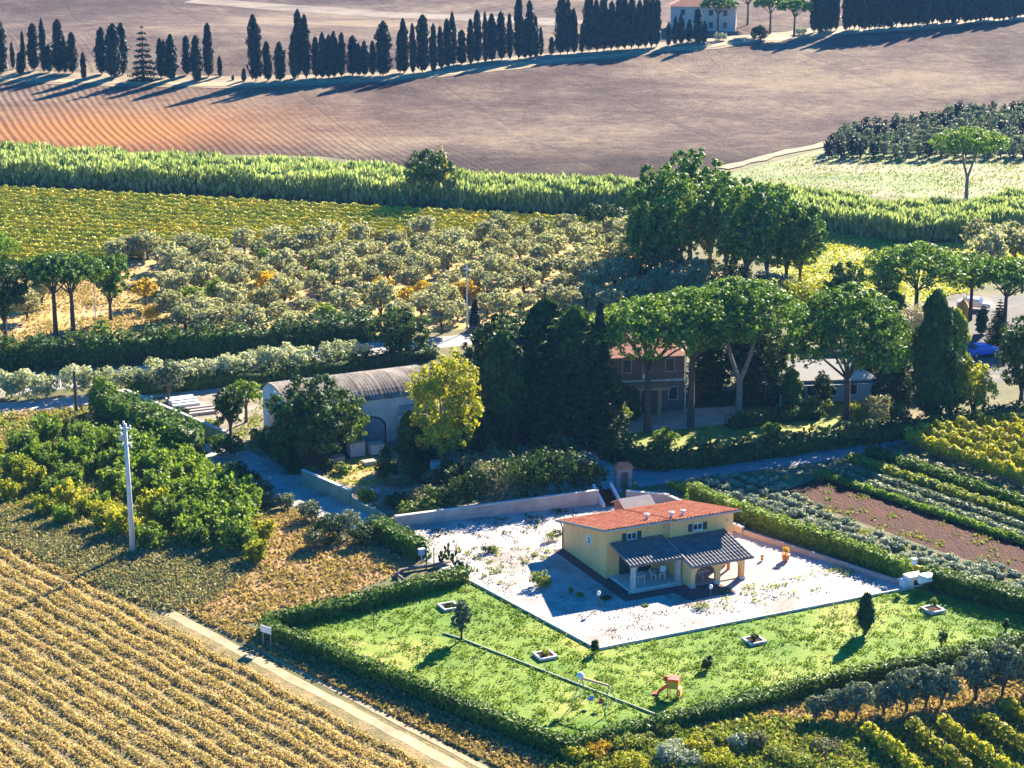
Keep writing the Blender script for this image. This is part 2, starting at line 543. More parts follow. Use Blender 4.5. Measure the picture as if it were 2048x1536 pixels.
def hedge(name, pxpts, w, h, mat, label, dens=70, leafs=0.22, group=None, cat='hedge', rough=0.12, spikes=0.12):
    pts = [P(*p) for p in pxpts]
    core = MB(); C = []; N = []
    for a, b in zip(pts[:-1], pts[1:]):
        d = (b - a); d.z = 0; L = d.length; d.normalize()
        nx, ny = -d.y, d.x
        rz = atan2(d.y, d.x)
        core.box(0.05, L - 0.05, -w * 0.36, w * 0.36, 0.0, h * 0.84, rz, (a.x, a.y))
        m = int(dens * L * (w + 2 * h) / 2.5)
        s = rng.random(m) * (L + w * 0.4) - w * 0.2
        u = rng.random(m) * (w + 2 * h)
        side1 = u < h; side2 = u > h + w
        off = np.where(side1, -w / 2, np.where(side2, w / 2, u - h - w / 2))
        zz = np.where(side1, u, np.where(side2, 2 * h + w - u, h))
        nn = np.zeros((m, 3))
        nn[:, 0] = np.where(side1, -nx, np.where(side2, nx, 0)); nn[:, 1] = np.where(side1, -ny, np.where(side2, ny, 0))
        nn[:, 2] = np.where(side1 | side2, 0.2, 1)
        wob = rough * (np.sin(s * 1.7) + np.sin(s * 4.1 + 1) * 0.6)
        off = off * (1 + wob * 0.5) + rng.normal(size=m) * 0.07
        zz = zz * (1 + wob * 0.35) + np.where(side1 | side2, 0, np.abs(rng.normal(size=m)) * spikes)
        C.append(np.stack([a.x + d.x * s + nx * off, a.y + d.y * s + ny * off, np.maximum(zz, 0.03)], 1))
        N.append(nn + rng.normal(size=(m, 3)) * 0.5)
    o = link(name, leafmesh(name, np.vstack(C), np.vstack(N), leafs, mat, 1.3, 0.4, core))
    return tag(o, label, cat, group)

def rowmesh(name, a, b, w, h, mat, dens, leafs, lift=0.0, gap=0.25, up=0.3, wob=0.3, posts=0, core=True):
    """a planted row from a to b (ground metres) as one mesh in world position"""
    a = Vector(a[:2]); b = Vector(b[:2]); d = b - a; L = d.length; d.normalize()
    n = int(dens * L)
    s = rng.random(n) * L
    ph = rng.random() * 10
    g = 0.5 + 0.5 * np.sin(s * 2.6 + ph) * np.sin(s * 1.1 + ph * 2)
    keep = rng.random(n) > gap * (1 - g) * 1.6
    s, g = s[keep], g[keep]; n = len(s)
    t = rng.random(n) * 2 * pi; q = np.sqrt(rng.random(n)) * 0.5 + 0.5
    hh = h * (0.75 + 0.35 * g)
    off = np.cos(t) * q * w / 2 * (0.8 + 0.4 * g) + wob * 0.3 * np.sin(s * 0.7 + ph)
    z = lift + (hh - lift) * (0.5 + 0.5 * np.sin(t) * q)
    C = np.stack([a.x + d.x * s - d.y * off, a.y + d.y * s + d.x * off, np.maximum(z, 0.03)], 1)
    N = np.stack([-d.y * np.cos(t), d.x * np.cos(t), np.sin(t) * 0.8 + 0.2], 1) + rng.normal(size=(n, 3)) * 0.6
    cr = None
    if core:  # hidden boxes added inside the row to stop light shining through
        cr = MB(); rz = atan2(d.y, d.x); k = max(1, int(L / 1.2))
        for i in range(k):
            hh_ = h * random.uniform(0.6, 0.78)
            cr.box(i * L / k + .02, (i + 1) * L / k - .02, -w * .2, w * .2, lift, lift + (hh_ - lift) if hh_ > lift else lift + .1, rz, (a.x, a.y))
    return leafmesh(name, C, N, leafs, mat, 1.2, up, cr)
# ============================================================ ground surfaces
def field_material():
    m, n, b = newmat('ploughed_soil')
    tc = nd(n, 'ShaderNodeTexCoord').outputs['Object']
    big = noise(n, 0.012, 4, 0.55, tc)
    med = noise(n, 0.35, 6, 0.7, tc)
    f = mth(n, 'ADD', mth(n, 'ADD', mth(n, 'MULTIPLY', big, 0.5), mth(n, 'MULTIPLY', noise(n, 0.07, 4, 0.65, tc), 0.25)), mth(n, 'MULTIPLY', med, 0.25))
    c = ramp(n, f, [(0.41, (0.075, 0.049, 0.046)), (0.48, (0.125, 0.088, 0.076)), (0.53, (0.185, 0.137, 0.105)), (0.59, (0.27, 0.205, 0.14))])
    sp = nd(n, 'ShaderNodeSeparateXYZ'); n.links.new(tc, sp.inputs[0])
    x, y = sp.outputs[0], sp.outputs[1]
    # orange clay patch at the left end of the near field
    dx = mth(n, 'MULTIPLY', mth(n, 'SUBTRACT', x, -78.0), 1 / 34.0)
    dy = mth(n, 'MULTIPLY', mth(n, 'SUBTRACT', y, 402.0), 1 / 30.0)
    r2 = mth(n, 'ADD', mth(n, 'MULTIPLY', dx, dx), mth(n, 'MULTIPLY', dy, dy))
    patch = mth(n, 'POWER', 2.718, mth(n, 'MULTIPLY', r2, -1.0))
    patch = mth(n, 'MULTIPLY', patch, mth(n, 'ADD', 0.45, noise(n, 0.05, 3, 0.5, tc)))
    nn = n.nodes[-1]
    cl = nd(n, 'ShaderNodeClamp'); n.links.new(patch, cl.inputs[0])
    c = mixc(n, cl.outputs[0], c, (0.36, 0.15, 0.045))
    # soil colour gets darker towards the reeds
    near_tone = ramp(n, mth(n, 'ADD', mth(n, 'MULTIPLY', mth(n, 'SUBTRACT', y, 372.0), 0.028), mth(n, 'MULTIPLY', big, 0.5)), [(0.15, (0.6, 0.6, 0.62)), (0.75, (1, 1, 1))])
    c = mixc(n, 1.0, c, near_tone, 'MULTIPLY')
    # furrow lines running down the slope
    pc = mth(n, 'ADD', mth(n, 'MULTIPLY', x, 0.954), mth(n, 'MULTIPLY', y, 0.30))
    pc = mth(n, 'ADD', pc, mth(n, 'MULTIPLY', noise(n, 0.012, 2, 0.5, tc), 5.0))
    w = mth(n, 'SINE', mth(n, 'MULTIPLY', pc, 2 * pi / 1.5))
    fd = mth(n, 'ADD', mth(n, 'MULTIPLY', mth(n, 'SUBTRACT', -14.0, x), 0.02), mth(n, 'MULTIPLY', mth(n, 'SUBTRACT', 398.0, y), 0.014))
    cl2 = nd(n, 'ShaderNodeClamp'); n.links.new(fd, cl2.inputs[0])
    amp = mth(n, 'MULTIPLY', cl2.outputs[0], mth(n, 'ADD', 0.25, noise(n, 0.06, 3, 0.6, tc)))
    hgt = mth(n, 'ADD', mth(n, 'MULTIPLY', w, mth(n, 'MULTIPLY', amp, 0.2)), mth(n, 'MULTIPLY', noise(n, 0.8, 5, 0.8, tc), 0.9))
    # widely spaced tramlines
    tl = mth(n, 'POWER', mth(n, 'ABSOLUTE', mth(n, 'SINE', mth(n, 'MULTIPLY', pc, pi / 31.0))), 0.18)
    hgt = mth(n, 'ADD', hgt, mth(n, 'MULTIPLY', tl, 0.6))
    bp = nd(n, 'ShaderNodeBump', i_Strength=1.0, i_Distance=1.0)
    n.links.new(hgt, bp.inputs['Height']); n.links.new(bp.outputs[0], b.inputs['Normal'])
    n.links.new(c, b.inputs['Base Color'])
    b.inputs['Roughness'].default_value = 1; b.inputs['Specular IOR Level'].default_value = 0.05
    return m

M['soil'] = field_material()
M['ground'] = surf('dry_ground', [(0.3, (0.05, 0.06, 0.02)), (0.5, (0.11, 0.105, 0.04)), (0.7, (0.24, 0.18, 0.085))], 0.25, 8, 0.6, 3, fine=0.35, fscale=2.5)
M['ochre'] = surf('ochre_grass', [(0.3, (0.18, 0.16, 0.04)), (0.48, (0.38, 0.27, 0.08)), (0.58, (0.44, 0.27, 0.13)), (0.7, (0.46, 0.32, 0.19))], 0.16, 8, 0.5, 3, fine=0.3, fscale=2.0)
M['verge'] = surf('pale_verge', [(0.3, (0.18, 0.135, 0.075)), (0.7, (0.32, 0.25, 0.16))], 0.3, 6, 0.5, 3)
M['stubble'] = surf('pale_stubble', [(0.35, (0.10, 0.075, 0.06)), (0.6, (0.19, 0.15, 0.11))], 0.12, 8, 0.6, 1.5)
M['meadow'] = surf('green_meadow', [(0.34, (0.07, 0.12, 0.03)), (0.46, (0.15, 0.19, 0.06)), (0.56, (0.23, 0.20, 0.12)), (0.68, (0.30, 0.23, 0.17))], 0.06, 8, 0.6, 2, fine=0.3, fscale=0.9, stretch=(0.6, 2.2, 1, 0.1))
M['meadow2'] = surf('lush_meadow', [(0.3, (0.13, 0.18, 0.03)), (0.5, (0.23, 0.25, 0.05)), (0.7, (0.34, 0.30, 0.08))], 0.12, 8, 0.5, 2)
M['gravel'] = surf('white_gravel', [(0.22, (0.19, 0.16, 0.14)), (0.38, (0.29, 0.265, 0.245)), (0.5, (0.35, 0.33, 0.31)), (0.75, (0.43, 0.41, 0.39))], 0.5, 9, 0.35, 9, fine=0.45, fscale=7)
M['lane'] = surf('gravel_lane', [(0.3, (0.22, 0.22, 0.22)), (0.6, (0.36, 0.345, 0.32))], 0.6, 8, 0.4, 6, fine=0.3, fscale=5)
M['asphalt'] = surf('road_asphalt', [(0.3, (0.15, 0.15, 0.16)), (0.7, (0.24, 0.24, 0.25))], 0.6, 6, 0.2, 8)
M['strawdim'] = surf('straw_and_soil', [(0.3, (0.07, 0.07, 0.025)), (0.48, (0.18, 0.15, 0.06)), (0.62, (0.36, 0.25, 0.12))], 0.5, 8, 0.8, 3, bdist=.25, fine=.35)
M['carpark'] = surf('worn_car_park', [(0.3, (0.05, 0.05, 0.055)), (0.55, (0.11, 0.10, 0.095)), (0.72, (0.3, 0.25, 0.20))], 0.12, 7, 0.4, 4)
M['lawn'] = surf('lawn_grass', [(0.3, (0.035, 0.10, 0.008)), (0.43, (0.09, 0.18, 0.015)), (0.54, (0.18, 0.25, 0.03)), (0.66, (0.34, 0.29, 0.08))], 0.09, 9, 0.5, 3.2, bdist=0.2, fine=0.22, fscale=2.2)
M['yard'] = surf('sandy_yard', [(0.3, (0.12, 0.10, 0.07)), (0.5, (0.22, 0.18, 0.13)), (0.7, (0.38, 0.31, 0.23))], 0.4, 8, 0.5, 4)
M['redearth'] = surf('reddish_dry_grass', [(0.28, (0.14, 0.12, 0.04)), (0.45, (0.32, 0.20, 0.09)), (0.6, (0.42, 0.21, 0.12)), (0.72, (0.46, 0.31, 0.17))], 0.35, 9, 0.9, 2.5, bdist=0.25, fine=0.35, fscale=2.4)
M['brown'] = surf('dug_brown_soil', [(0.35, (0.03, 0.006, 0.002)), (0.55, (0.075, 0.016, 0.005)), (0.75, (0.15, 0.042, 0.015))], 0.5, 8, 1.0, 2.2, bdist=0.4, fine=0.35, fscale=2.4, stretch=(2.0, 0.6, 1, -0.6))
M['dim'] = surf('rough_olive_ground', [(0.3, (0.05, 0.06, 0.035)), (0.5, (0.12, 0.12, 0.06)), (0.7, (0.30, 0.24, 0.12))], 0.4, 8, 0.8, 2.5, bdist=0.3, fine=0.3)
M['track'] = surf('sandy_track', [(0.3, (0.30, 0.20, 0.11)), (0.7, (0.50, 0.36, 0.22))], 0.5, 7, 0.4, 5)

_m = M['gravel']; _n = _m.node_tree; _b = _n.nodes['Principled BSDF']
_src = _b.inputs['Base Color'].links[0].from_socket
_tc = nd(_n, 'ShaderNodeTexCoord').outputs['Object']
_st = ramp(_n, noise(_n, 0.16, 5, 0.7, _tc, 1.5), [(0.33, (0.66, 0.60, 0.54)), (0.5, (1, 1, 1)), (0.62, (1.12, 1.12, 1.12))])
_n.links.new(mixc(_n, 1.0, _src, _st, 'MULTIPLY'), _b.inputs['Base Color'])
sheet('ground', [(-1500, -200), (1500, -200), (1500, 2500), (-1500, 2500)], M['ground'], 0.0, ground=True)

# the ploughed fields: one relief mesh beyond the reeds
def field():
    front = [(-300, 300), (0, 300), (640, 312), (900, 345), (1270, 356), (1470, 332), (1640, 292), (2048, 218), (2400, 150)]
    fx = []
    for p in front:
        g = P(*p); fx.append((g.x, g.y))
    mb_v, mb_f = [], []
    xs = np.arange(-330, 331, 4.0)
    nr = 110
    for x in xs:
        y0 = np.interp(x, [q[0] for q in fx], [q[1] for q in fx])
        for j in range(nr):
            y = y0 + (j / (nr - 1)) ** 1.7 * (1100 - y0)
            edge = min(1, (y - y0) / 14.0)
            mb_v.append((x, y, relief(x, y) * (edge if y < 440 else 1) + 0.05))
    for i in range(len(xs) - 1):
        for j in range(nr - 1):
            a = i * nr + j
            mb_f.append((a, a + nr, a + nr + 1, a + 1))
    mb = MB(); mb.v, mb.f = mb_v, mb_f
    o = mb.build('ploughed_field', M['soil'], smooth=True)
    tag(o, 'bare ploughed brown and mauve fields rising beyond the reed belt', 'field', None, 'structure')
field()

def draped(name, line, w0, w1, mat, lift, label):
    """a strip following the relief; line = photo points, w0/w1 = half widths towards and away from the viewer"""
    pts = path_sample([P(*p) for p in line], 4.0)
    mb = MB(); vs = []; K = 4
    for i, p in enumerate(pts):
        d = (pts[min(i + 1, len(pts) - 1)] - pts[max(0, i - 1)]).normalized()
        nx, ny = -d.y, d.x
        if ny < 0: nx, ny = -nx, -ny
        for k in range(K + 1):
            s = -w0 + (w0 + w1) * k / K + random.uniform(-.5, .5) * (k in (0, K))
            x, y = p.x + nx * s, p.y + ny * s
            vs.append((x, y, relief(x, y) + lift))
    fs = [(i * (K + 1) + k, (i + 1) * (K + 1) + k, (i + 1) * (K + 1) + k + 1, i * (K + 1) + k + 1) for i in range(len(pts) - 1) for k in range(K)]
    mb.add(vs, fs)
    return tag(mb.build(name, mat, smooth=True), label, name.replace('_', ' '), None, 'structure')

ROW = [(-200, 140), (0, 155), (200, 162), (500, 168), (760, 157), (950, 138), (1100, 120), (1300, 98), (1420, 90), (1650, 66), (1800, 56), (2048, 36), (2250, 20)]
draped('verge', ROW, 5.0, 6.5, M['verge'], 0.12, 'pale dry grass verge under the long line of cypresses')
draped('footpath', [(x, y + 3) for x, y in ROW], 2.0, 1.5, M['track'], 0.2, 'pale farm road running along the far cypresses')
draped('field_margin', [(1445, 338), (1560, 308), (1680, 282), (1850, 247), (2080, 206)], 1.4, 1.2, M['verge'], 0.16, 'pale dry margin between the ploughed field and the green meadow')
draped('stubble_strip', [(380, 2), (640, 22), (900, 36), (1150, 50)], 5, 9, M['stubble'], 0.1, 'light stubble strip crossing the far hillside')

sheet('meadow', [(1440, 352), (1640, 300), (1850, 258), (2120, 205), (2120, 400), (1600, 390), (1440, 375)], M['meadow'], 0.02)
sheet('grass_clearing', [(1480, 600), (1630, 450), (1840, 490), (2060, 470), (2080, 540), (1860, 600), (1600, 640)], M['meadow2'], 0.02)
sheet('orchard_ground', [(-40, 520), (240, 500), (1100, 455), (1500, 560), (1240, 640), (760, 668), (0, 705), (-40, 705)], M['ochre'], 0.02)
sheet('vineyard_ground', [(-60, 372), (330, 388), (700, 408), (1040, 434), (1200, 446), (1190, 468), (960, 474), (500, 500), (220, 525), (-60, 540)], M['dim'], 0.04)
sheet('road', [(-60, 772), (200, 742), (560, 700), (900, 672), (1000, 660), (1000, 682), (900, 694), (560, 726), (200, 768), (-60, 802)], M['lane'], 0.04)
sheet('gravel_lane', [(-60, 808), (0, 806), (190, 788), (300, 770), (520, 752), (530, 776), (350, 792), (250, 800), (190, 812), (0, 832), (-60, 838)], M['gravel'], 0.05)
sheet('yard', [(330, 790), (530, 765), (860, 800), (1010, 850), (1240, 925), (1210, 985), (800, 1036), (690, 990), (600, 950), (440, 880)], M['yard'], 0.03)
sheet('driveway', [(960, 820), (1010, 845), (1110, 880), (1200, 910), (1245, 950), (1245, 985), (1200, 985), (1160, 945), (1060, 905), (950, 880)], M['lane'], 0.06)
sheet('side_lane', [(380, 900), (440, 878), (600, 950), (700, 1000), (800, 1046), (745, 1072), (640, 1036), (560, 1000), (440, 946)], M['gravel'], 0.05)
sheet('dim_ground', [(-60, 1020), (0, 1020), (300, 1090), (520, 1120), (420, 1200), (340, 1225), (0, 1085), (-60, 1060)], M['dim'], 0.02)
sheet('dry_grass_patch', [(460, 1035), (600, 1020), (680, 1080), (780, 1100), (790, 1150), (530, 1250), (330, 1215), (460, 1130)], M['redearth'], 0.03)
sheet('garden_ground', [(1250, 860), (1740, 780), (1800, 830), (1500, 900), (1260, 905)], M['meadow2'], 0.03)
sheet('shaded_lane', [(1230, 925), (1330, 915), (1700, 880), (2100, 838), (2100, 862), (1810, 885), (1640, 925), (1400, 955), (1280, 975)], M['asphalt'], 0.05)
sheet('vegetable_plot', [(1290, 985), (1400, 955), (1640, 925), (1810, 885), (2100, 860), (2100, 1220), (1840, 1165)], M['dim'], 0.02)
sheet('brown_soil_strip', [(1560, 985), (1640, 955), (1720, 970), (2060, 1092), (2080, 1160), (1900, 1110)], M['brown'], 0.04)
sheet('lower_field', [(300, 1210), (980, 1545), (-200, 1560), (-200, 1000), (0, 1075)], M['strawdim'], 0.025)
sheet('south_scrub', [(1100, 1545), (1130, 1505), (2100, 1290), (2120, 1560)], M['redearth'], 0.02)
sheet('car_park', [(1760, 640), (1900, 590), (2100, 590), (2100, 760), (1880, 770), (1800, 700)], M['carpark'], 0.03)

# forecourt and lawn
FC = [(795, 1050), (1205, 1005), (1300, 1000), (1400, 1030), (1480, 1062), (1828, 1176), (1195, 1298), (940, 1165), (745, 1068)]
lawn_px = [(545, 1262), (930, 1168), (945, 1163), (1195, 1302), (1830, 1176), (2060, 1238), (2100, 1300), (1125, 1508)]
sheet('lawn', lawn_px, M['lawn'], 0.03, 'sunlit garden lawn of uneven green grass')
sheet('forecourt', FC, M['gravel'], 0.06, 'white gravel forecourt round the yellow house')
# track beside the lower vineyard: two ruts
def strip(name, a, b, w, mat, z, label):
    A, B = P(*a), P(*b); d = (B - A); d.z = 0; d.normalize(); n_ = Vector((-d.y, d.x, 0)) * w / 2
    k = 24; pts = []
    for s in (1, -1):
        r = range(k + 1) if s == 1 else range(k, -1, -1)
        for i in r:
            q = A.lerp(B, i / k) + n_ * s * (1 + random.uniform(-.2, .2) * (i % 2 + .4))
            pts.append((q.x, q.y))
    return sheet(name, pts, mat, z, label, ground=True)
strip('dirt_track', (316, 1214), (975, 1566), 0.95, M['track'], 0.07, 'broad bare rut of the farm track beside the tall hedge')
strip('dirt_track', (352, 1212), (1045, 1576), 0.5, M['track'], 0.075, 'narrow outer rut of the farm track')

# ============================================================ cypress row along the far road
cyp = [k_cypress(12, 1.15, s, M['cypress']) for s in (1, 2, 3, 6, 7)] + [k_cypress(12, 1.9, s, M['cypress'], 1900) for s in (4, 5, 8)]
rowtrees = [(3, 45, 148, 22), (27, 85, 138, 8), (41, 106, 150, 13), (48, 65, 142, 9), (68, 50, 142, 20), (89, 41, 145, 12), (100, 90, 145, 13),
 (118, 43, 147, 22), (131, 75, 147, 12), (145, 67, 147, 18), (168, 106, 159, 10), (204, 58, 149, 22), (228, 51, 157, 28), (245, 50, 150, 22),
 (322, 79, 157, 14), (331, 82, 156, 11), (343, 72, 161, 22), (374, 74, 151, 16), (394, 74, 165, 20), (417, 50, 154, 18), (441, 113, 154, 9),
 (466, 150, 161, 4), (488, 137, 163, 9), (512, 34, 164, 26), (536, 85, 163, 16), (560, 87, 162, 20), (589, 68, 160, 16), (596, 24, 156, 18),
 (613, 34, 158, 18), (632, 76, 156, 15), (645, 68, 157, 17), (657, 72, 157, 17), (669, 66, 156, 17), (683, 68, 154, 15), (705, 74, 152, 20),
 (718, 88, 152, 11), (730, 84, 152, 16), (746, 84, 152, 12), (766, 46, 153, 30), (800, 63, 147, 14), (809, 41, 147, 18), (826, 50, 149, 12),
 (845, 34, 146, 26), (867, 51, 147, 14), (882, 55, 140, 12), (896, 41, 136, 16), (907, 28, 133, 14), (923, 62, 130, 18), (942, 41, 130, 14),
 (956, 24, 127, 16), (971, 27, 127, 10), (984, 31, 123, 20), (1003, 26, 121, 18), (1020, 31, 120, 12), (1037, -4, 120, 18), (1050, 41, 118, 12),
 (1061, 5, 118, 18), (1072, 34, 117, 12), (1082, 56, 112, 10), (1103, 75, 110, 10), (1121, -2, 110, 24), (1135, 3, 109, 16), (1149, 20, 108, 14),
 (1163, 48, 107, 10), (1178, -10, 105, 22), (1194, 2, 104, 16), (1208, -8, 103, 20), (1222, 6, 101, 16), (1236, -6, 100, 18), (1250, 0, 99, 18),
 (1263, -8, 98, 16), (1277, 4, 97, 18), (1291, -6, 96, 16), (1303, -12, 95, 16), (1313, 0, 94, 14), (1337, 45, 92, 9), (1350, 35, 90, 10),
 (1362, 30, 88, 12), (1377, 40, 85, 10), (1396, 20, 88, 16), (1408, 44, 86, 10)]
x = 1628
while x < 2064:
    big = rng.uniform(12, 19)
    if not (1672 < x < 1684): rowtrees.append((x, rng.uniform(-62, -30), 66 - (x - 1650) * 0.074 + rng.uniform(-3, 3), big))
    x += big * 0.66
for i, (x, t, bpx, w) in enumerate(rowtrees):
    g = P(x, bpx); s = pxm(x, bpx)
    hh = (bpx - t) / s / 0.985; wd = w / s
    j = i % 5 if wd < 2.6 else 5 + i % 3
    base_r = 1.15 if j < 5 else 1.9
    sc = max(0.25, wd / (2 * base_r) * 1.05)
    tilt = rng.uniform(-.02, .02)
    size = 'very short' if hh < 4 else 'short' if hh < 7 else 'middling' if hh < 9.5 else 'tall'
    form = 'thin' if wd < 1.4 else 'slim' if wd < 2.1 else 'stout'
    c_ = plant('cypress_tree', cyp[j], g, '%s %s cypress, %s from the left along the far road' % (size, form, ordn(i + 1)),
          'cypress', 'cypresses in line along the far road', sc=(sc, sc, hh / 12))
    c_.rotation_euler = (tilt, rng.uniform(-.025, .025), c_.rotation_euler.z)
broad_dark = k_conifer(12, 3.0, 11, M['cypress'], 2600, 10, 0.45, 0.03, 0.2)
g = P(288, 160); plant('conifer_tree', broad_dark, g, 'broad bushy dark conifer standing among the slim cypresses at upper left', 'conifer', sc=(1, 1, 0.98))

# the group of pines and the pale house at the top of the picture
ump = k_umbrella(9.5, 4.6, 3, M['pine'], 3600, leafs=0.5, dome=0.3)
ump2 = k_umbrella(11, 5.6, 4, M['pine'], 4600, leafs=0.45, dome=0.32)
for (x, b_, s_, lab) in ((1435, 70, 1.0, 'umbrella pine crowning in front of the pale far house at the top'),
                       (1540, 68, 1.0, 'left umbrella pine of the pair by the far road'),
                       (1588, 76, 1.0, 'right umbrella pine of the pair by the far road'),
                       (1495, 50, 1.0, 'umbrella pine partly hidden between the far house and the pair of pines')):
    plant('umbrella_pine', ump, P(x, b_), lab, 'pine tree', 'umbrella pines by the far house', sc=(s_ * 0.95,) * 3)
M['plaster'] = plain('pale_plaster', (0.55, 0.50, 0.45), 0.9)
M['tile_red'] = surf('terracotta_tiles', [(0.3, (0.24, 0.07, 0.04)), (0.47, (0.48, 0.15, 0.065)), (0.58, (0.56, 0.23, 0.12)), (0.72, (0.58, 0.36, 0.25))], 1.6, 8, 0.3, 6, 0.75, fine=0.3, fscale=5)
M['glass'] = plain('dark_glass', (0.03, 0.04, 0.05), 0.15)
far = empty('far_house', P(1405, 62), radians(-8))
tag(far, 'pale house with dark windows behind the pines at the top edge', 'house')
MB().box(-8, 8, 0, 9, -1.5, 6.0).build('wall', M['plaster'], far)
MB().add([(-8.6, -.6, 6.0), (8.6, -.6, 6.0), (8.6, 9.6, 6.0), (-8.6, 9.6, 6.0), (-4, 4.5, 8.2), (4, 4.5, 8.2)],
         [(0, 1, 5, 4), (1, 2, 5), (2, 3, 4, 5), (3, 0, 4), (3, 2, 1, 0)]).build('roof', M['tile_red'], far)
for wx in (-5, -1.5, 2, 5.5):
    for wz in (0.8, 3.8):
        MB().box(wx - .5, wx + .5, -.06, 0.05, wz, wz + 1.4).build('window', M['glass'], far)
plant('bush', k_bush(3.4, 2.6, 5, M['dark'], 1200, 0.35), P(1517, 82), 'round dark bush beside the bend of the far road', 'bush')
for i, (x, y) in enumerate(((1440, 82), (1600, 70), (1655, 62), (1765, 50), (1850, 44))):
    plant('bush', k_bush(1.8, 1.9, 20 + i, M['sage'], 500, 0.3), P(x, y), 'low pale bush on the verge of the far road, %s from the left' % ordn(i + 1), 'bush', 'pale bushes by the far road')

# ============================================================ plantation and the lone pine
M['sagepine'] = leafmat('grey_green_needles', [(0.06, 0.09, 0.06), (0.16, 0.20, 0.13), (0.32, 0.36, 0.24)], 0.3)
cons = [k_round(4.6, 1.5, s, M['sagepine'], 260, 0.06, 0.5, 10, shell=.5) for s in (31, 32, 33)] + [k_round(4.8, 1.5, 34, M['cypress'], 260, 0.06, 0.5, 10)]
rows_pl = []
k = 0
for r in range(10):
    f = r / 9
    y0 = 318 - f * 66; x0 = 1650 + f * 66 if r < 7 else 1700 + (f - .6) * 500
    if r == 0: x0 = 1655
    ylab = ordn(r + 1)
    x = x0; j = 0
    while x < 2075:
        j += 1
        yy = y0 - (x - 1650) * (0.0 + 0.045 * f) + rng.uniform(-2, 2)
        kk = cons[3] if (r <= 1 and x < 1725) or rng.random() < 0.16 else cons[int(rng.integers(0, 3))]
        sc = rng.uniform(0.62, 0.85)
        plant('young_conifer', kk, P(x + rng.uniform(-4, 4), yy), 'young conifer, %s from left, %s row from the front of the plantation' % (ordn(j), ylab),
              'conifer', 'conifers in the plantation', sc=(sc, sc, sc))
        x += 23 * (1 - 0.25 * f)
plant('umbrella_pine', k_umbrella(10.8, 6.2, 41, M['pine'], 4200, leafs=0.42, dome=0.22, fork=True), P(1932, 402), 'lone umbrella pine with bare forked limbs standing in the reeds by the meadow', 'pine tree', rz=0.4)

# ============================================================ reed belt (uncountable)
def reeds(name, front, depth, h, n, label, mat):
    pts = [P(*p) for p in front]
    C = []; N = []
    cum = [0]
    for a, b in zip(pts[:-1], pts[1:]): cum.append(cum[-1] + (b - a).length)
    s = rng.random(n) * cum[-1]
    xs = np.interp(s, cum, [p.x for p in pts]); ys = np.interp(s, cum, [p.y for p in pts])
    d = np.interp(s, cum, depth)
    dd = rng.random(n) * d
    cl = 0.5 + 0.5 * np.sin(xs * 0.55 + dd * 0.3) * np.sin(dd * 1.1 + xs * 0.17)
    hh = h * (0.72 + 0.35 * cl)
    t = rng.random(n) ** 0.7
    C = np.stack([xs, ys + dd, t * hh + 0.1], 1)
    N = rng.normal(size=(n, 3)) * [1, 1, 0.25]
    o = link(name, leafmesh(name, C, N, rng.uniform(0.28, 0.5, n), mat, 2.6, 0.85))
    return tag(o, label, 'reeds', None, 'stuff')
reeds('reed_bed', [(-60, 368), (0, 370), (330, 386), (700, 406), (1040, 430), (1200, 428), (1300, 432)], [17, 17, 15, 15, 12, 10, 8], 4.3, 60000,
      'long belt of pale green reeds between the ploughed field and the vineyard', M['reed'])
reeds('reed_bed', [(1560, 450), (1640, 462), (1800, 487), (1960, 482), (2100, 455)], [17, 17, 16, 14, 12], 3.6, 36000,
      'pale green reed belt behind the grass clearing on the right', M['reed'])
plant('dark_tree', k_round(9.5, 4.2, 51, M['dark'], 2600, 0.2, 0.45), P(862, 412), 'dark round tree rising out of the reed belt', 'tree')
plant('yellow_bush', k_bush(8.5, 1.6, 52, M['gold'], 600, 0.4), P(884, 404), 'yellow top of a shrub just right of the dark tree in the reeds', 'shrub')
plant('yellow_bush', k_bush(3.2, 2.6, 53, M['yellowgreen'], 700, 0.4), P(1255, 428), 'bright yellow shrub at the right end of the reed belt', 'shrub')
for i, (x, y, s_) in enumerate(((1190, 450, 1), (1225, 458, 1.1), (1262, 470, 1.2), (1300, 478, 1.1))):
    plant('dark_shrub', k_bush(3.0, 2.6, 55 + i, M['dark'], 700, 0.38), P(x, y), 'dark shrub at the corner of the far vineyard, %s from the left' % ordn(i + 1), 'shrub', 'dark shrubs by the far vineyard', sc=(s_,) * 3)

# ============================================================ far vineyard (rows)
NR = 17
for i in range(NR):
    f = i / (NR - 1)
    # interpolate between far edge and near edge in ground space
    a0, a1 = P(-40, 384), P(-40, 528)
    b0, b1 = P(1195, 450), P(1195, 596)
    A = a0.lerp(a1, f); B = b0.lerp(b1, f)
    if f > 0.12:                            # cut where the olives begin
        tmax = [1, .92, .82, .62, .40, .26, .21][min(6, int(f * 7))] + 0.02
        B = A.lerp(B, min(1, tmax))
    o = link('vine_row', rowmesh('vine_row', A, B, 0.85, 1.35, M['vinefar'], 95, 0.28, 0.1, 0.06, 0.2, 0.25))
    tag(o, 'row of yellow and green vines in the far vineyard, %s from the reed belt' % ordn(i + 1), 'vine row', 'vine rows of the far vineyard')

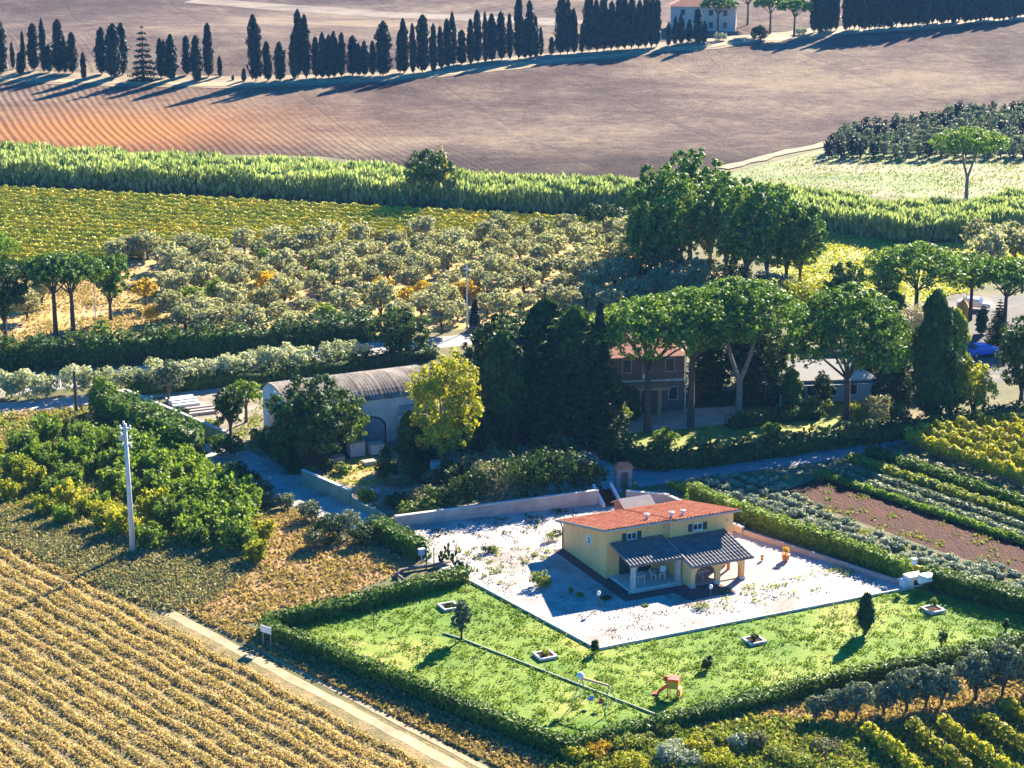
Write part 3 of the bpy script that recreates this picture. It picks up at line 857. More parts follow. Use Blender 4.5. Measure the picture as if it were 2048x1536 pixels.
# ============================================================ olive grove
ol = [k_round(4.4, 2.5, s, M['olive'], 950, 0.22, 0.42, 14, spread=0.66, ls=0.34) for s in (61, 62, 63, 64)]
oy = k_round(3.6, 2.2, 65, M['gold'], 800, 0.15, 0.4, 12)
og = k_round(4.2, 2.4, 66, M['fresh'], 900, 0.2, 0.4, 12)
grove_rows = []
gp = [(282, 515), (620, 500), (960, 478), (1230, 470), (1330, 560), (1420, 590), (1180, 640), (1000, 655), (880, 678), (700, 676), (400, 690), (340, 640)]
gpoly = [P(*p) for p in gp]
def inside(p, poly):
    c = False; j = len(poly) - 1
    for i in range(len(poly)):
        a, b = poly[i], poly[j]
        if (a.y > p[1]) != (b.y > p[1]) and p[0] < (b.x - a.x) * (p[1] - a.y) / (b.y - a.y) + a.x: c = not c
        j = i
    return c
r = 0
yy = P(0, 690).y
while yy < 330:
    j = 0; made = []
    x = -60 + (r % 2) * 2.6
    while x < 60:
        q = (x + rng.uniform(-.8, .8), yy + rng.uniform(-.8, .8) - 0.12 * x)
        if inside(q, gpoly): made.append(q)
        x += 4.9
    if made:
        r += 1
        for j, q in enumerate(made):
            px_ = q[0] * FPX / (q[1] * cos(PITCH) + CH * sin(PITCH)) + 1024
            kk = ol[int(rng.integers(0, 4))]; col = 'grey-green'; nm = 'olive_tree'
            v_ = rng.random()
            sc = rng.uniform(0.68, 1.05)
            pv = (CH * cos(PITCH) - q[1] * sin(PITCH)) / (q[1] * cos(PITCH) + CH * sin(PITCH)) * FPX + 768
            if 590 < pv < 622 and (760 < px_ < 950 or 485 < px_ < 565): kk, col, nm = oy, 'yellow-leaved', 'fruit_tree'
            elif v_ < 0.06: kk, col, nm = og, 'fresh green', 'fruit_tree'
            plant(nm, kk, (q[0], q[1], 0), '%s %s, %s from the left, %s grove row from the road' % (col, 'olive' if nm == 'olive_tree' else 'fruit tree', ordn(j + 1), ordn(r)),
                  'olive tree' if nm == 'olive_tree' else 'fruit tree', 'trees of the olive grove', sc=(sc, sc, sc * rng.uniform(.85, 1.1)))
    yy += 5.0
# a few olives straying left of the grove
for i, (x, y, s_) in enumerate(((235, 525, .8), (262, 520, .8), (300, 512, .7))):
    plant('olive_tree', ol[i], P(x, y), 'small olive at the left end below the far vineyard, %s from the left' % ordn(i + 1), 'olive tree', 'stray olives left of the grove', sc=(s_,) * 3)

# ============================================================ trees on the left
plant('holm_oak', k_round(10.0, 3.8, 71, M['dark'], 3600, 0.33, 0.36, 20), P(12, 686), 'dark full-crowned tree with a stout bare trunk at the left edge', 'tree')
plant('shrub', k_bush(5, 2.4, 72, M['fresh'], 800, 0.35), P(2, 530), 'light green shrub at the left edge below the vineyard', 'shrub')
plant('umbrella_pine', k_umbrella(9.6, 4.0, 73, M['pine'], 3400, leafs=0.4, dome=0.42), P(112, 672), 'umbrella pine left of the pale post, left trunk of the pair', 'pine tree', rz=1)
plant('umbrella_pine', k_umbrella(9.4, 4.2, 74, M['pine'], 3400, leafs=0.4, dome=0.42), P(147, 668), 'umbrella pine left of the pale post, right trunk of the pair', 'pine tree', rz=3)
plant('pine_tree', k_round(8.6, 3.0, 75, M['pine'], 2600, 0.3, 0.36, 16), P(222, 640), 'looser light green pine just right of the pale post', 'pine tree')
plant('young_conifer', k_conifer(4.6, 2.6, 76, M['fresh'], 1700, 8, 0.3, 0.02, 0.2), P(206, 706), 'broad light green young fir behind the dark road hedge', 'conifer')
plant('young_conifer', k_conifer(3.6, 2.2, 77, M['dark'], 1500, 8, 0.28, 0.02, 0.2), P(303, 698), 'low dark young fir behind the road hedge, right of the lighter one', 'conifer')
plant('fruit_tree', k_round(3.6, 1.9, 78, M['gold'], 700, 0.3, 0.3, 10), P(292, 610), 'small yellow-leaved tree on the dry grass below the olives', 'fruit tree')
plant('yellow_bush', k_bush(2.4, 1.2, 79, M['gold'], 350, 0.25), P(303, 645), 'small yellow shrub between the yellow tree and the dark fir', 'shrub')
for i, (x, y) in enumerate(((345, 640), (372, 668), (408, 682), (425, 660), (55, 640), (85, 610))):
    plant('olive_tree', ol[i % 4], P(x, y), 'olive on the dry grass just left of the grove, %s from the left' % ('1st', '2nd', '3rd', '4th')[i] if i < 4 else
          ('olive behind the two umbrella pines, nearer one' if i == 4 else 'olive behind the two umbrella pines, farther one'), 'olive tree', 'olives on the dry grass', sc=(.9,) * 3)

hedge('road_hedge', [(-60, 742), (0, 738), (160, 728), (330, 716), (560, 702), (745, 674)], 2.6, 2.9, M['dark'], 'long dark unclipped hedge behind the road', 60, 0.3, rough=0.35, spikes=0.35)
olx = [(k_bush(2.6, 1.7, 81 + s, M['oleander'], 800, 0.26)) for s in range(4)]
ole = [(8, 796), (36, 797), (62, 796), (92, 792), (148, 786), (184, 786), (212, 784), (262, 780), (292, 779), (318, 776), (350, 773), (382, 768), (410, 766), (436, 762), (462, 759), (490, 756), (520, 750), (548, 746), (578, 744), (604, 742), (664, 734), (692, 728), (718, 722)]
for i, (x, y) in enumerate(ole):
    s_ = rng.uniform(0.9, 1.25)
    plant('oleander_bush', olx[i % 4], P(x, y + 2), 'pale flowering oleander, %s from the left in the row beside the road' % ordn(i + 1), 'bush', 'oleanders beside the road', sc=(s_, s_, s_))
hedge('low_hedge', [(255, 790), (330, 784), (560, 762), (720, 738), (870, 716)], 1.4, 1.5, M['dark'], 'low dark hedge in front of the oleanders', 60, 0.25, rough=0.4, spikes=0.3)
plant('laurel_tree', k_round(5.8, 3.9, 91, M['dark'], 3600, 0.04, 0.34, 20), P(800, 712), 'big round dark laurel between the barn roof and the olive grove', 'tree')
plant('olive_tree', k_round(4.6, 1.9, 92, M['silver'], 1500, 0.3, 0.3, 12), P(338, 806), 'grey round-headed olive beside the gravel lane', 'olive tree')
plant('fig_tree', k_round(4.8, 2.0, 93, M['fresh'], 1300, 0.4, 0.3, 12), P(492, 845), 'slender fig tree left of the barn gable', 'tree')
plant('dark_tree', k_round(5.4, 1.9, 94, M['dark'], 1500, 0.15, 0.3, 12), P(462, 868), 'dark narrow tree at the end of the grey-green wall', 'tree')

# ============================================================ courtyard trees
plant('fig_tree', k_round(9.0, 5.0, 101, M['dark'], 7500, 0.06, 0.36, 26), P(628, 932), 'big round dark green tree in front of the barn', 'tree')
plant('fig_tree', k_round(5.5, 2.4, 102, M['fresh'], 1600, 0.1, 0.34, 14), P(694, 905), 'lighter green shrub tree leaning on the right of the big round tree', 'tree')
plant('poplar_tree', k_round(12.2, 3.9, 103, M['yellowgreen'], 5600, 0.08, 0.36, 26, spread=0.66), P(893, 938), 'tall yellow-green tree glowing in the sun beside the barn', 'tree')
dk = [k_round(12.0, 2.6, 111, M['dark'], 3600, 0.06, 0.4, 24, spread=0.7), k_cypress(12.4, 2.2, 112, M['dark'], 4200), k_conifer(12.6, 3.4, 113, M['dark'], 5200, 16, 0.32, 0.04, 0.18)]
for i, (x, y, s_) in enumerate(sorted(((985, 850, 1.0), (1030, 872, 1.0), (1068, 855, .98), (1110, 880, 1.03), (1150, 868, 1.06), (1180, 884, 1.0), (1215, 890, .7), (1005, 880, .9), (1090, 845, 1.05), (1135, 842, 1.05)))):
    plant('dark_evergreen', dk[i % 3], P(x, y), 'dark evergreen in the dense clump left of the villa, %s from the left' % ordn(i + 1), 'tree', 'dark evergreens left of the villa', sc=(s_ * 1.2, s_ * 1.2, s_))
plant('cypress_tree', k_cypress(14, 0.75, 120, M['cypress'], 1900), P(1197, 880), 'tall thin cypress at the right of the dark evergreen clump', 'cypress')
plant('cypress_tree', k_cypress(5.5, 0.5, 121, M['cypress'], 500), P(950, 700), 'thin dark cypress beside the pale pole at the edge of the grove', 'cypress', sc=(1, 1, 1.05))
plant('cedar_tree', k_conifer(7.0, 4.6, 122, M['olive'], 2600, 8, 0.34, 0.12, 0.12), P(1392, 612), 'flat-branched cedar at the foot of the pine grove', 'cedar')
plant('cedar_tree', k_conifer(8.0, 4.8, 123, M['dark'], 2800, 9, 0.34, 0.2, 0.1), P(1005, 752), 'flat-branched cedar behind the dark evergreen clump', 'cedar')

xt = [(820, 925, .42), (848, 932, .45), (925, 915, .5), (955, 905, .42), (770, 940, .22), (1408, 800, .72), (1440, 790, .8), (1520, 800, .85), (1548, 815, .7), (1505, 770, .9), (1655, 700, .5), (1740, 770, .55), (1790, 800, .7), (1780, 745, .75), (575, 912, .42), (1230, 760, .75), (1200, 800, .8), (560, 935, .3), (590, 945, .25), (1240, 800, .6), (1606, 775, .42), (1725, 790, .5), (1150, 835, 1.0), (1040, 835, 1.0), (1645, 818, .36), (1582, 824, .38), (1995, 690, .45), (1905, 712, .5), (1962, 668, .25), (1265, 842, .3)]  # evergreens added to shade yard, villa garden and car park, and cover buildings
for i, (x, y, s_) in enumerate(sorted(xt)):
    plant('dark_evergreen', dk[i % 3], P(x, y), '%s added evergreen between the barn and car park, %s from the left' % ('small' if s_ < .5 else 'large', ordn(i + 1)), 'tree', 'added evergreens round villa and barn', sc=(s_ * 1.2, s_ * 1.2, s_))
# pine grove in the middle distance
gv = [k_round(15, 4.4, 131 + s, M['pine'], 5200, 0.22, 0.5, 30, spread=0.78, ls=0.30) for s in range(4)]
gl = [(1312, 335, 548, 105), (1380, 305, 520, 120), (1352, 355, 565, 110), (1420, 345, 540, 110), (1452, 352, 558, 110), (1492, 365, 578, 110), (1532, 372, 574, 110), (1572, 385, 570, 110), (1600, 415, 568, 85), (1300, 400, 572, 90)]
for i, (x, t, b_, w) in enumerate(sorted(gl)):
    g = P(x, b_); s = pxm(x, b_); hh = (b_ - t) / s; sc = w / s / 8.8 * 1.15
    plant('pine_tree', gv[i % 4], g, 'tall shaggy pine of the dark middle grove, %s trunk from the left' % ordn(i + 1), 'pine tree', 'pines of the middle grove', sc=(sc, sc, hh / 15))
for i, (x, y, m_) in enumerate(sorted(((1330, 585, 'olive'), (1440, 598, 'dark'), (1500, 600, 'dark'), (1545, 590, 'sage'), (1590, 610, 'yellowgreen'), (1625, 600, 'yellowgreen'), (1270, 560, 'dark'), (1400, 560, 'dark'), (1470, 575, 'dark')))):
    plant('understorey_bush', k_bush(3.0, 3.0, 140 + i, M[m_], 800, 0.34), P(x, y), '%s bush under the middle pine grove, %s from the left' % ({'olive': 'grey-green', 'dark': 'dark', 'sage': 'greyish', 'yellowgreen': 'yellow-green'}[m_], ordn(i + 1)), 'bush', 'bushes under the pine grove')

# umbrella pines over the villa
plant('umbrella_pine', k_umbrella(13.2, 6.5, 151, M['pine'], 7000, dome=0.5), P(1294, 864), 'umbrella pine directly in front of the villa portico', 'pine tree', 'umbrella pines by the villa', rz=0.3)
plant('umbrella_pine', k_umbrella(13.8, 6.4, 152, M['pine'], 7000, dome=0.5), P(1381, 853), 'umbrella pine with a white-washed trunk foot right of the villa', 'pine tree', 'umbrella pines by the villa', rz=1.9)
plant('umbrella_pine', k_umbrella(14.0, 7.2, 153, M['pine'], 8200, fork=True, dome=0.5), P(1477, 840), 'widest umbrella pine on a pale V-forked trunk', 'pine tree', 'umbrella pines by the villa', rz=0.1)
plant('umbrella_pine', k_umbrella(13.4, 7.0, 154, M['pine'], 9000, dome=0.95, leafs=0.42), P(1692, 838), 'umbrella pine with a deep drooping crown right of the V-trunked pine', 'pine tree', 'umbrella pines by the villa', rz=2.6)
plant('umbrella_pine', k_umbrella(9.5, 6.6, 155, M['pine'], 5600, dome=0.35), P(1830, 655), 'umbrella pine behind the pinkish tree, upper right', 'pine tree', rz=1.2)
plant('umbrella_pine', k_umbrella(7.8, 4.2, 156, M['pine'], 3600, dome=0.35), P(1940, 640), 'umbrella pine over the orange tent in the car park', 'pine tree', rz=2.2)
plant('umbrella_pine', k_umbrella(8.4, 5.0, 157, M['pine'], 3600, dome=0.35), P(2008, 662), 'umbrella pine nearest the right edge of the car park', 'pine tree', rz=0.8)
plant('dark_evergreen', k_round(5.6, 3.0, 158, M['dark'], 2600, 0.05, 0.36, 16), P(1690, 612), 'round dark evergreen bush on the edge of the grass clearing', 'tree')
plant('dark_evergreen', k_round(5.0, 2.2, 159, M['dark'], 1600, 0.05, 0.36, 14), P(1770, 600), 'smaller dark evergreen just left of the car park pines', 'tree')
plant('blossom_tree', k_round(9.0, 4.2, 160, M['pinkish'], 3600, 0.3, 0.3, 20), P(1838, 760), 'tree with pinkish grey fading leaves in front of the car park', 'tree')
plant('ivy_tower_tree', k_cypress(13.6, 2.1, 161, M['dark'], 4600), P(1862, 838), 'massive dark column-shaped tree right of the umbrella pines', 'tree')
plant('ivy_tower_tree', k_cypress(11, 1.6, 162, M['weeds'], 2600), P(1902, 825), 'lighter ivy-grown column tree against the massive dark one', 'tree')
plant('yellow_tree', k_round(6.0, 2.6, 163, M['yellowgreen'], 2200, 0.05, 0.32, 14), P(1945, 830), 'yellow-green bushy tree at the roadside beyond the vegetable plot', 'tree')
plant('dark_evergreen', k_round(9.5, 3.6, 164, M['dark'], 3600, 0.1, 0.4, 20), P(2042, 800), 'large dark tree at the right edge behind the blue car', 'tree')
for i, (x, y) in enumerate(((1960, 505), (1975, 530), (1995, 515), (2030, 510), (2060, 525))):
    plant('olive_tree', ol[i % 4], P(x, y + 10), 'greyish olive at the far end of the grass clearing, %s from the left' % ordn(i + 1), 'olive tree', 'olives by the grass clearing', sc=(1.25,) * 3)

# scrub hedge between villa garden and lane
hedge('garden_hedge', [(1215, 915), (1300, 936), (1420, 927), (1560, 907), (1720, 884), (2080, 840)], 2.4, 1.5, M['dark'], 'dark rounded garden hedge along the shaded lane', 55, 0.3, rough=0.35, spikes=0.2)
hedge('garden_hedge', [(1460, 858), (1560, 842), (1640, 835)], 1.4, 1.1, M['dark'], 'low dark border shrub row in the villa garden', 60, 0.25, rough=0.5)
for i, (x, y, h_, r_, m_) in enumerate(sorted(((1760, 850, 3.2, 1.7, 'dull'), (1800, 862, 3.0, 1.5, 'dark'), (1590, 808, 2.2, 1.2, 'dark'), (1640, 822, 1.6, 1.6, 'weeds'), (1720, 832, 1.3, 1.8, 'weeds'), (1545, 868, 1.0, 1.2, 'fresh'), (1330, 882, 1.1, 1.4, 'fresh'), (1245, 868, 3.6, 1.0, 'weeds'), (1395, 790, 3.0, 1.2, 'gold'), (1425, 800, 2.2, 1.4, 'dark')))):
    plant('garden_shrub', k_bush(h_, r_, 170 + i, M[m_], 600, 0.26), P(x, y), '%s shrub under the umbrella pines, %s from the left' % ({'dull': 'dull grey', 'dark': 'dark', 'weeds': 'mid green', 'fresh': 'fresh green', 'gold': 'golden'}[m_], ordn(i + 1)), 'shrub', 'shrubs in the villa garden')

yb = [(655, 940, 1.1, .9, 'dark'), (686, 946, .8, .9, 'weeds'), (775, 955, 1.4, 1.3, 'dark'), (800, 972, 1.1, 1.2, 'dull'), (830, 960, 1.6, 1.4, 'dark'), (862, 968, 1.2, 1.2, 'dull'), (735, 1000, .9, 1.0, 'weeds'), (700, 900, 1.2, 1.1, 'dark'), (540, 905, 1.6, 1.5, 'dark'), (520, 885, 1.3, 1.2, 'weeds'), (905, 955, 1.5, 1.3, 'dark'), (940, 945, 1.4, 1.2, 'dull'), (1015, 905, 1.3, 1.3, 'dark'), (1075, 925, 1.2, 1.2, 'dull'), (425, 858, .9, 1.0, 'weeds'), (360, 832, .8, 1.0, 'dark')]
for i, (x, y, h_, r_, m_) in enumerate(sorted(yb)):
    plant('yard_bush', k_bush(h_, r_, 500 + i, M[m_], 500, 0.24), P(x, y), 'low %s bush in the barn yard, %s from the left' % ({'weeds': 'light green', 'dull': 'greyish', 'dark': 'dark'}[m_], ordn(i + 1)), 'bush', 'bushes in the barn yard')
tufts('yard_weeds', [(440, 880), (530, 800), (860, 830), (1010, 870), (1210, 950), (1150, 975), (800, 1030), (690, 988), (600, 948)], 6000, 0.22, M['weeds'], 'weeds scattered over the barn yard', h=0.2, clump=0.5)
# shrubs on top of the retaining wall
sh = [(818, 1036, 1.3, 1.2, 'weeds'), (852, 1030, 1.4, 1.3, 'weeds'), (800, 1014, 1.0, 1.5, 'dark'), (840, 1008, 1.4, 1.6, 'dull'), (884, 1022, 2.2, 1.7, 'dark'), (918, 1020, 3.0, 1.9, 'dark'), (952, 1015, 3.8, 2.1, 'dark'),
      (988, 1010, 4.4, 2.2, 'dull'), (1024, 1005, 4.7, 2.3, 'dark'), (1060, 1001, 4.9, 2.3, 'dark'), (1096, 997, 4.9, 2.3, 'dark'), (1132, 993, 4.7, 2.2, 'dark'), (1164, 990, 4.2, 1.9, 'dark'), (1190, 986, 3.2, 1.3, 'dark'),
      (1000, 958, 3.0, 2.0, 'dull'), (955, 968, 2.6, 1.8, 'dull'), (1060, 956, 3.4, 2.2, 'dark'), (1120, 946, 3.4, 2.2, 'dark'), (905, 975, 2.0, 1.6, 'dark')]
for i, (x, y, h_, r_, m_) in enumerate(sorted(sh)):
    plant('wall_shrub', k_bush(h_, r_, 190 + i, M[m_], 700, 0.26), P(x, y), '%s shrub above the retaining wall, %s from the left' % ({'weeds': 'light green', 'dull': 'greyish', 'dark': 'dark'}[m_], ordn(i + 1)), 'shrub', 'shrubs above the retaining wall')

# ============================================================ hedges round the property
hedge('clipped_hedge', [(528, 1272), (1128, 1512)], 1.0, 1.25, M['hedge'], 'tall dark hedge along the farm track, left side of the lawn', 150, 0.2)
hedge('clipped_hedge', [(1128, 1512), (1600, 1392), (2090, 1285)], 0.95, 1.05, M['hedge'], 'hedge along the bottom side of the lawn', 150, 0.2)
hedge('clipped_hedge', [(535, 1262), (735, 1215), (930, 1163)], 1.0, 1.2, M['hedge'], 'hedge between the reddish dry grass and the lawn', 150, 0.2)
hedge('clipped_hedge', [(748, 1070), (842, 1118)], 1.5, 1.6, M['hedge'], 'short hedge from the lane to the gate posts', 150, 0.2)
hedge('clipped_hedge', [(1385, 1000), (1480, 1042), (1660, 1102), (1812, 1158)], 1.1, 1.5, M['fresh'], 'sunlit yellow-green hedge on the wall right of the house', 160, 0.2)
hedge('clipped_hedge', [(1850, 1168), (1960, 1200), (2090, 1236)], 1.3, 1.5, M['hedge'], 'hedge right of the white barbecue', 150, 0.2)
hedge('lane_hedge', [(205, 838), (290, 875), (388, 922)], 2.6, 3.0, M['hedge'], 'thick tall hedge along the grey-green wall', 90, 0.26, rough=0.3, spikes=0.3)
plant('bush', k_bush(2.4, 1.9, 211, M['hedge'], 1100, 0.25), P(452, 915), 'rounded bush at the foot of the grey-green wall', 'bush')
plant('bush', k_bush(4.6, 1.8, 212, M['fresh'], 1100, 0.28), P(205, 840), 'yellow-green shrub at the upper end of the lane hedge', 'bush')
plant('bush', k_bush(2.0, 2.2, 213, M['dark'], 900, 0.25), P(165, 868), 'low dark bush left of the lane hedge', 'bush')
ls = [(530, 990, 2.0, 1.2, 'silver'), (572, 1016, 1.8, 1.2, 'silver'), (530, 1010, 1.8, 1.2, 'dull'), (618, 1040, 2.4, 1.5, 'silver'), (660, 1085, 3.6, 1.9, 'dark'), (700, 1072, 3.2, 1.6, 'silver'), (722, 1092, 2.4, 1.4, 'dark'), (625, 1100, 2.6, 1.2, 'dull'), (470, 960, 2.4, 1.8, 'dark'), (500, 975, 2.0, 1.5, 'dark')]
for i, (x, y, h_, r_, m_) in enumerate(sorted(ls)):
    plant('lane_shrub', k_bush(h_ * .75, r_ * .85, 220 + i, M[m_], 800, 0.2), P(x, y), '%s shrub beside the side lane, %s from the left' % ({'silver': 'silvery', 'dull': 'greyish', 'dark': 'dark'}[m_], ordn(i + 1)), 'shrub', 'shrubs by the side lane')

# ============================================================ young orchard on the left
M['hedge2'] = leafmat('mid_green_leaves', [(0.05, 0.10, 0.015), (0.13, 0.21, 0.03), (0.30, 0.38, 0.06)], 0.4)
okk = [k_shoots(3.0, 1.7, 231 + s, M['fresh'] if s < 2 else M['yellowgreen'] if s == 2 else M['hedge2'], 1300, 0.27) for s in range(4)]
orch = [((285, 890), (492, 1022), 12, (0, 1)), ((225, 892), (485, 1062), 13, (0, 1)), ((150, 885), (465, 1095), 14, (3, 0)), ((95, 890), (400, 1098), 13, (3, 1, 2)),
        ((30, 895), (310, 1102), 12, (2, 3, 0)), ((-10, 930), (240, 1072), 9, (2, 2, 3)), ((-20, 985), (120, 1045), 5, (2, 0))]
for r_, (a, b_, n_, ks) in enumerate(orch):
    A, B = P(*a), P(*b_)
    for j in range(n_):
        if rng.random() < (0.06 if r_ < 2 else 0.2): continue
        q = A.lerp(B, (j + rng.uniform(-.2, .2)) / (n_ - 1)); s_ = rng.uniform(.72, 1.05) * (1.0 if r_ < 4 else 0.85)
        kk = ks[int(rng.integers(0, len(ks)))]
        plant('fruit_tree', okk[kk], (q.x, q.y, 0), '%s bushy fruit tree, place %d of the %s orchard row from the lane' % (('fresh green', 'fresh green', 'yellowing', 'dark green')[kk], j + 1, ordn(r_ + 1)),
              'fruit tree', 'bushy fruit trees left of the lane', sc=(s_, s_, s_))
for i, (x, y) in enumerate(((498, 1100), (515, 1125), (530, 1085))):
    plant('fruit_tree', okk[2 if i else 0], P(x, y), 'lone small fruit tree on the reddish grass, %s from the left' % ordn(i + 1), 'fruit tree', 'small trees on the reddish grass', sc=(.7,) * 3)

# ============================================================ vineyard bottom left
d0 = (P(985, 1570) - P(305, 1212)); d0.z = 0; d0.normalize()
nrm = Vector((d0.y, -d0.x, 0))
if nrm.x > 0: nrm = -nrm
A0 = P(305, 1212)
for i in range(36):
    off = 1.9 + i * 1.5
    A = A0 + nrm * off - d0 * (5 + i * 1.6 * 0.0)
    # begin at the field's upper edge
    up = 0
    while up < 60:
        q = A - d0 * up
        pv = (CH * cos(PITCH) - q.y * sin(PITCH)) / (q.y * cos(PITCH) + CH * sin(PITCH)) * FPX + 768
        pu = q.x * FPX / (q.y * cos(PITCH) + CH * sin(PITCH)) + 1024
        if pv < 1075 + max(0, pu) * 0.42 or pu < -60: break
        up += 1.0
    A = A - d0 * up
    if up == 0: 
        dn = 0
        while True:
            q = A + d0 * dn
            pu = q.x * FPX / (q.y * cos(PITCH) + CH * sin(PITCH)) + 1024
            pv = (CH * cos(PITCH) - q.y * sin(PITCH)) / (q.y * cos(PITCH) + CH * sin(PITCH)) * FPX + 768
            if pu > -60 or dn > 80: break
            dn += 1
        A = A + d0 * dn
    B = A
    while True:
        B = B + d0 * 1.0
        pv = (CH * cos(PITCH) - B.y * sin(PITCH)) / (B.y * cos(PITCH) + CH * sin(PITCH)) * FPX + 768
        if pv > 1575: break
    if (B - A).length < 3: continue
    o = link('vine_row', rowmesh('vine_row', A, B, 0.62 + 0.2 * (i % 3), 0.38 if i % 2 else 0.28, M['vinedry'], 140, 0.15, 0.0, 0.5, 0.3, 0.5, core=False))
    tag(o, 'low row of dry yellowing vines in the near field, %s from the farm track' % ordn(i + 1), 'vine row', 'dry vine rows of the near field')
tufts('dry_grass', [(280, 1212), (900, 1560), (-60, 1560), (-60, 1050), (0, 1075)], 15000, 0.14, M['drygrass'], 'dry grass between the vine rows of the near field')
tufts('track_grass', [(365, 1212), (525, 1266), (1140, 1535), (1110, 1580), (1060, 1568), (385, 1234)], 9000, 0.22, M['drygrass'], 'dry grass along the farm track', z=0)
tufts('tussocks', [(-60, 1010), (0, 1015), (300, 1090), (520, 1120), (420, 1200), (330, 1225), (0, 1085), (-60, 1060)], 30000, 0.20, M['dull'], 'grey-green tussocks between orchard and near field', h=0.35, clump=0.4)
tufts('pale_tussocks', [(-60, 1010), (0, 1015), (300, 1090), (520, 1120), (420, 1200), (330, 1225), (0, 1085), (-60, 1060)], 8000, 0.2, M['drygrass'], 'straw-coloured tussocks between orchard and near field', h=0.3, clump=0.3)
tufts('orchard_grass', [(-60, 835), (200, 815), (320, 880), (520, 1020), (480, 1140), (290, 1090), (-60, 1030)], 14000, 0.3, M['weeds'], 'weedy grass under the orchard bushes', h=0.3, clump=0.6)
tufts('orchard_dry_grass', [(-60, 835), (200, 815), (320, 900), (420, 1080), (290, 1090), (-60, 1030)], 9000, 0.28, M['drygrass'], 'dry grass under the orchard bushes', h=0.3, clump=0.8)
tufts('reddish_grass', [(460, 1035), (600, 1020), (680, 1080), (780, 1100), (790, 1150), (530, 1250), (330, 1215), (460, 1130)], 9000, 0.25, M['drygrass'], 'tufts on the reddish dry grass patch', h=0.2, clump=0.5)
tufts('lawn_grass', lawn_px, 30000, 0.12, M['grass'], 'short grass blades of the garden lawn', h=0.10, z=0.03, clump=0.22)
tufts('scrub_grass', [(1100, 1545), (1130, 1512), (2100, 1296), (2120, 1560)], 22000, 0.24, M['drygrass'], 'dry grass of the scrub below the garden', h=0.25, clump=0.5)
tufts('scrub_weeds', [(1100, 1545), (1130, 1512), (1500, 1440), (1800, 1470), (2120, 1440), (2120, 1560)], 20000, 0.26, M['weeds'], 'green and yellow weeds of the scrub below the garden', h=0.4, clump=0.5)
tufts('meadow_grass', [(1440, 358), (1640, 312), (1850, 268), (2120, 215), (2120, 400), (1600, 390), (1440, 375)], 9000, 0.25, M['weeds'], 'pale tufts of the far meadow', h=0.1, clump=1.5)
tufts('clearing_grass', [(1480, 600), (1630, 462), (1840, 495), (2060, 480), (2080, 540), (1860, 600), (1600, 640)], 9000, 0.3, M['yellowgreen'], 'tufts of the sunny grass clearing', h=0.2, clump=1.0)
tufts('grove_grass', [(-40, 530), (240, 510), (420, 640), (420, 690), (0, 705), (-40, 705)], 9000, 0.28, M['drygrass'], 'dry grass under the left trees', h=0.2, clump=0.8)
tufts('forecourt_weeds', [(860, 1100), (1100, 1090), (1090, 1130), (1000, 1170), (900, 1130)], 420, 0.16, M['weeds'], 'sparse weeds on the white gravel', h=0.12, z=0.06, clump=0.2)
tufts('forecourt_weeds', [(1440, 1185), (1560, 1150), (1700, 1130), (1720, 1160), (1560, 1200), (1440, 1220)], 420, 0.15, M['weeds'], 'patchy weeds on the gravel right of the porch', h=0.15, z=0.06, clump=0.35)
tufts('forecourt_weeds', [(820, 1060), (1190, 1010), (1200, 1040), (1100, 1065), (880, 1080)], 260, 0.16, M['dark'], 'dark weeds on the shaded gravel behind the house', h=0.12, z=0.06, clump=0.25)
M['litter'] = leafmat('brown_leaf_litter', [(0.08, 0.04, 0.02), (0.18, 0.10, 0.05), (0.30, 0.22, 0.10)], 0.1, 0, 1)
tufts('leaf_litter', [(800, 1056), (1200, 1010), (1115, 1100), (1080, 1240), (945, 1165)], 1500, 0.10, M['litter'], 'fallen brown leaves on the left half of the gravel', h=0.03, z=0.03, clump=0.35)
tufts('leaf_litter', [(1100, 1180), (1500, 1190), (1700, 1170), (1250, 1280), (1190, 1285)], 900, 0.10, M['litter'], 'fallen brown leaves on the gravel in front of the house', h=0.03, z=0.03, clump=0.35)
# ============================================================ vegetable plot rows
def prow(a, b, w, h, m_, dens, leafs, label, name='vegetable_row', cat='vegetable row', group='rows of the vegetable plot', **kw):
    o = link(name, rowmesh(name, P(*a), P(*b), w, h, M[m_], dens, leafs, **kw))
    return tag(o, label, cat, group)
prow((1340, 972), (2090, 1232), 0.9, 0.7, 'yellowgreen', 90, 0.22, 'yellow-green weedy row directly behind the sunlit hedge')
cb = [k_bush(.55, .5, 240 + s, M['sage'], 150, .2)[1] for s in range(3)]
brown_px = [P(*q) for q in [(1560, 985), (1640, 955), (1720, 970), (2060, 1092), (2080, 1160), (1900, 1110)]]
for i, (a, b, g_) in enumerate((((1385, 966), (2090, 1212), 44), ((1402, 961), (2090, 1200), 44), ((1430, 957), (2090, 1186), 42), ((1470, 955), (2090, 1172), 40), ((1510, 958), (2010, 1132), 30))):
    A, B = P(*a), P(*b); j = 0
    for k in range(g_):
        q = A.lerp(B, (k + rng.uniform(-.3, .3)) / g_)
        if rng.random() < .15 or inside((q.x, q.y), brown_px): continue
        j += 1; s_ = rng.uniform(.6, 1.35)
        plant('cabbage', (None, cb[k % 3]), (q.x, q.y, 0), 'grey-green cabbage, %s from the left, %s row from the sunlit hedge' % (ordn(j), ordn(i + 1)), 'vegetable', 'grey-green cabbages in the vegetable plot', sc=(s_, s_, s_ * .8))
prow((1640, 952), (2090, 1102), 1.0, 0.65, 'fresh', 120, 0.24, 'bright green leafy row bordering the dug brown soil', gap=0.1)
prow((1672, 944), (2090, 1088), 1.2, 0.4, 'silver', 90, 0.24, 'bluish grey low bed, first above the bright green row', gap=0.3)
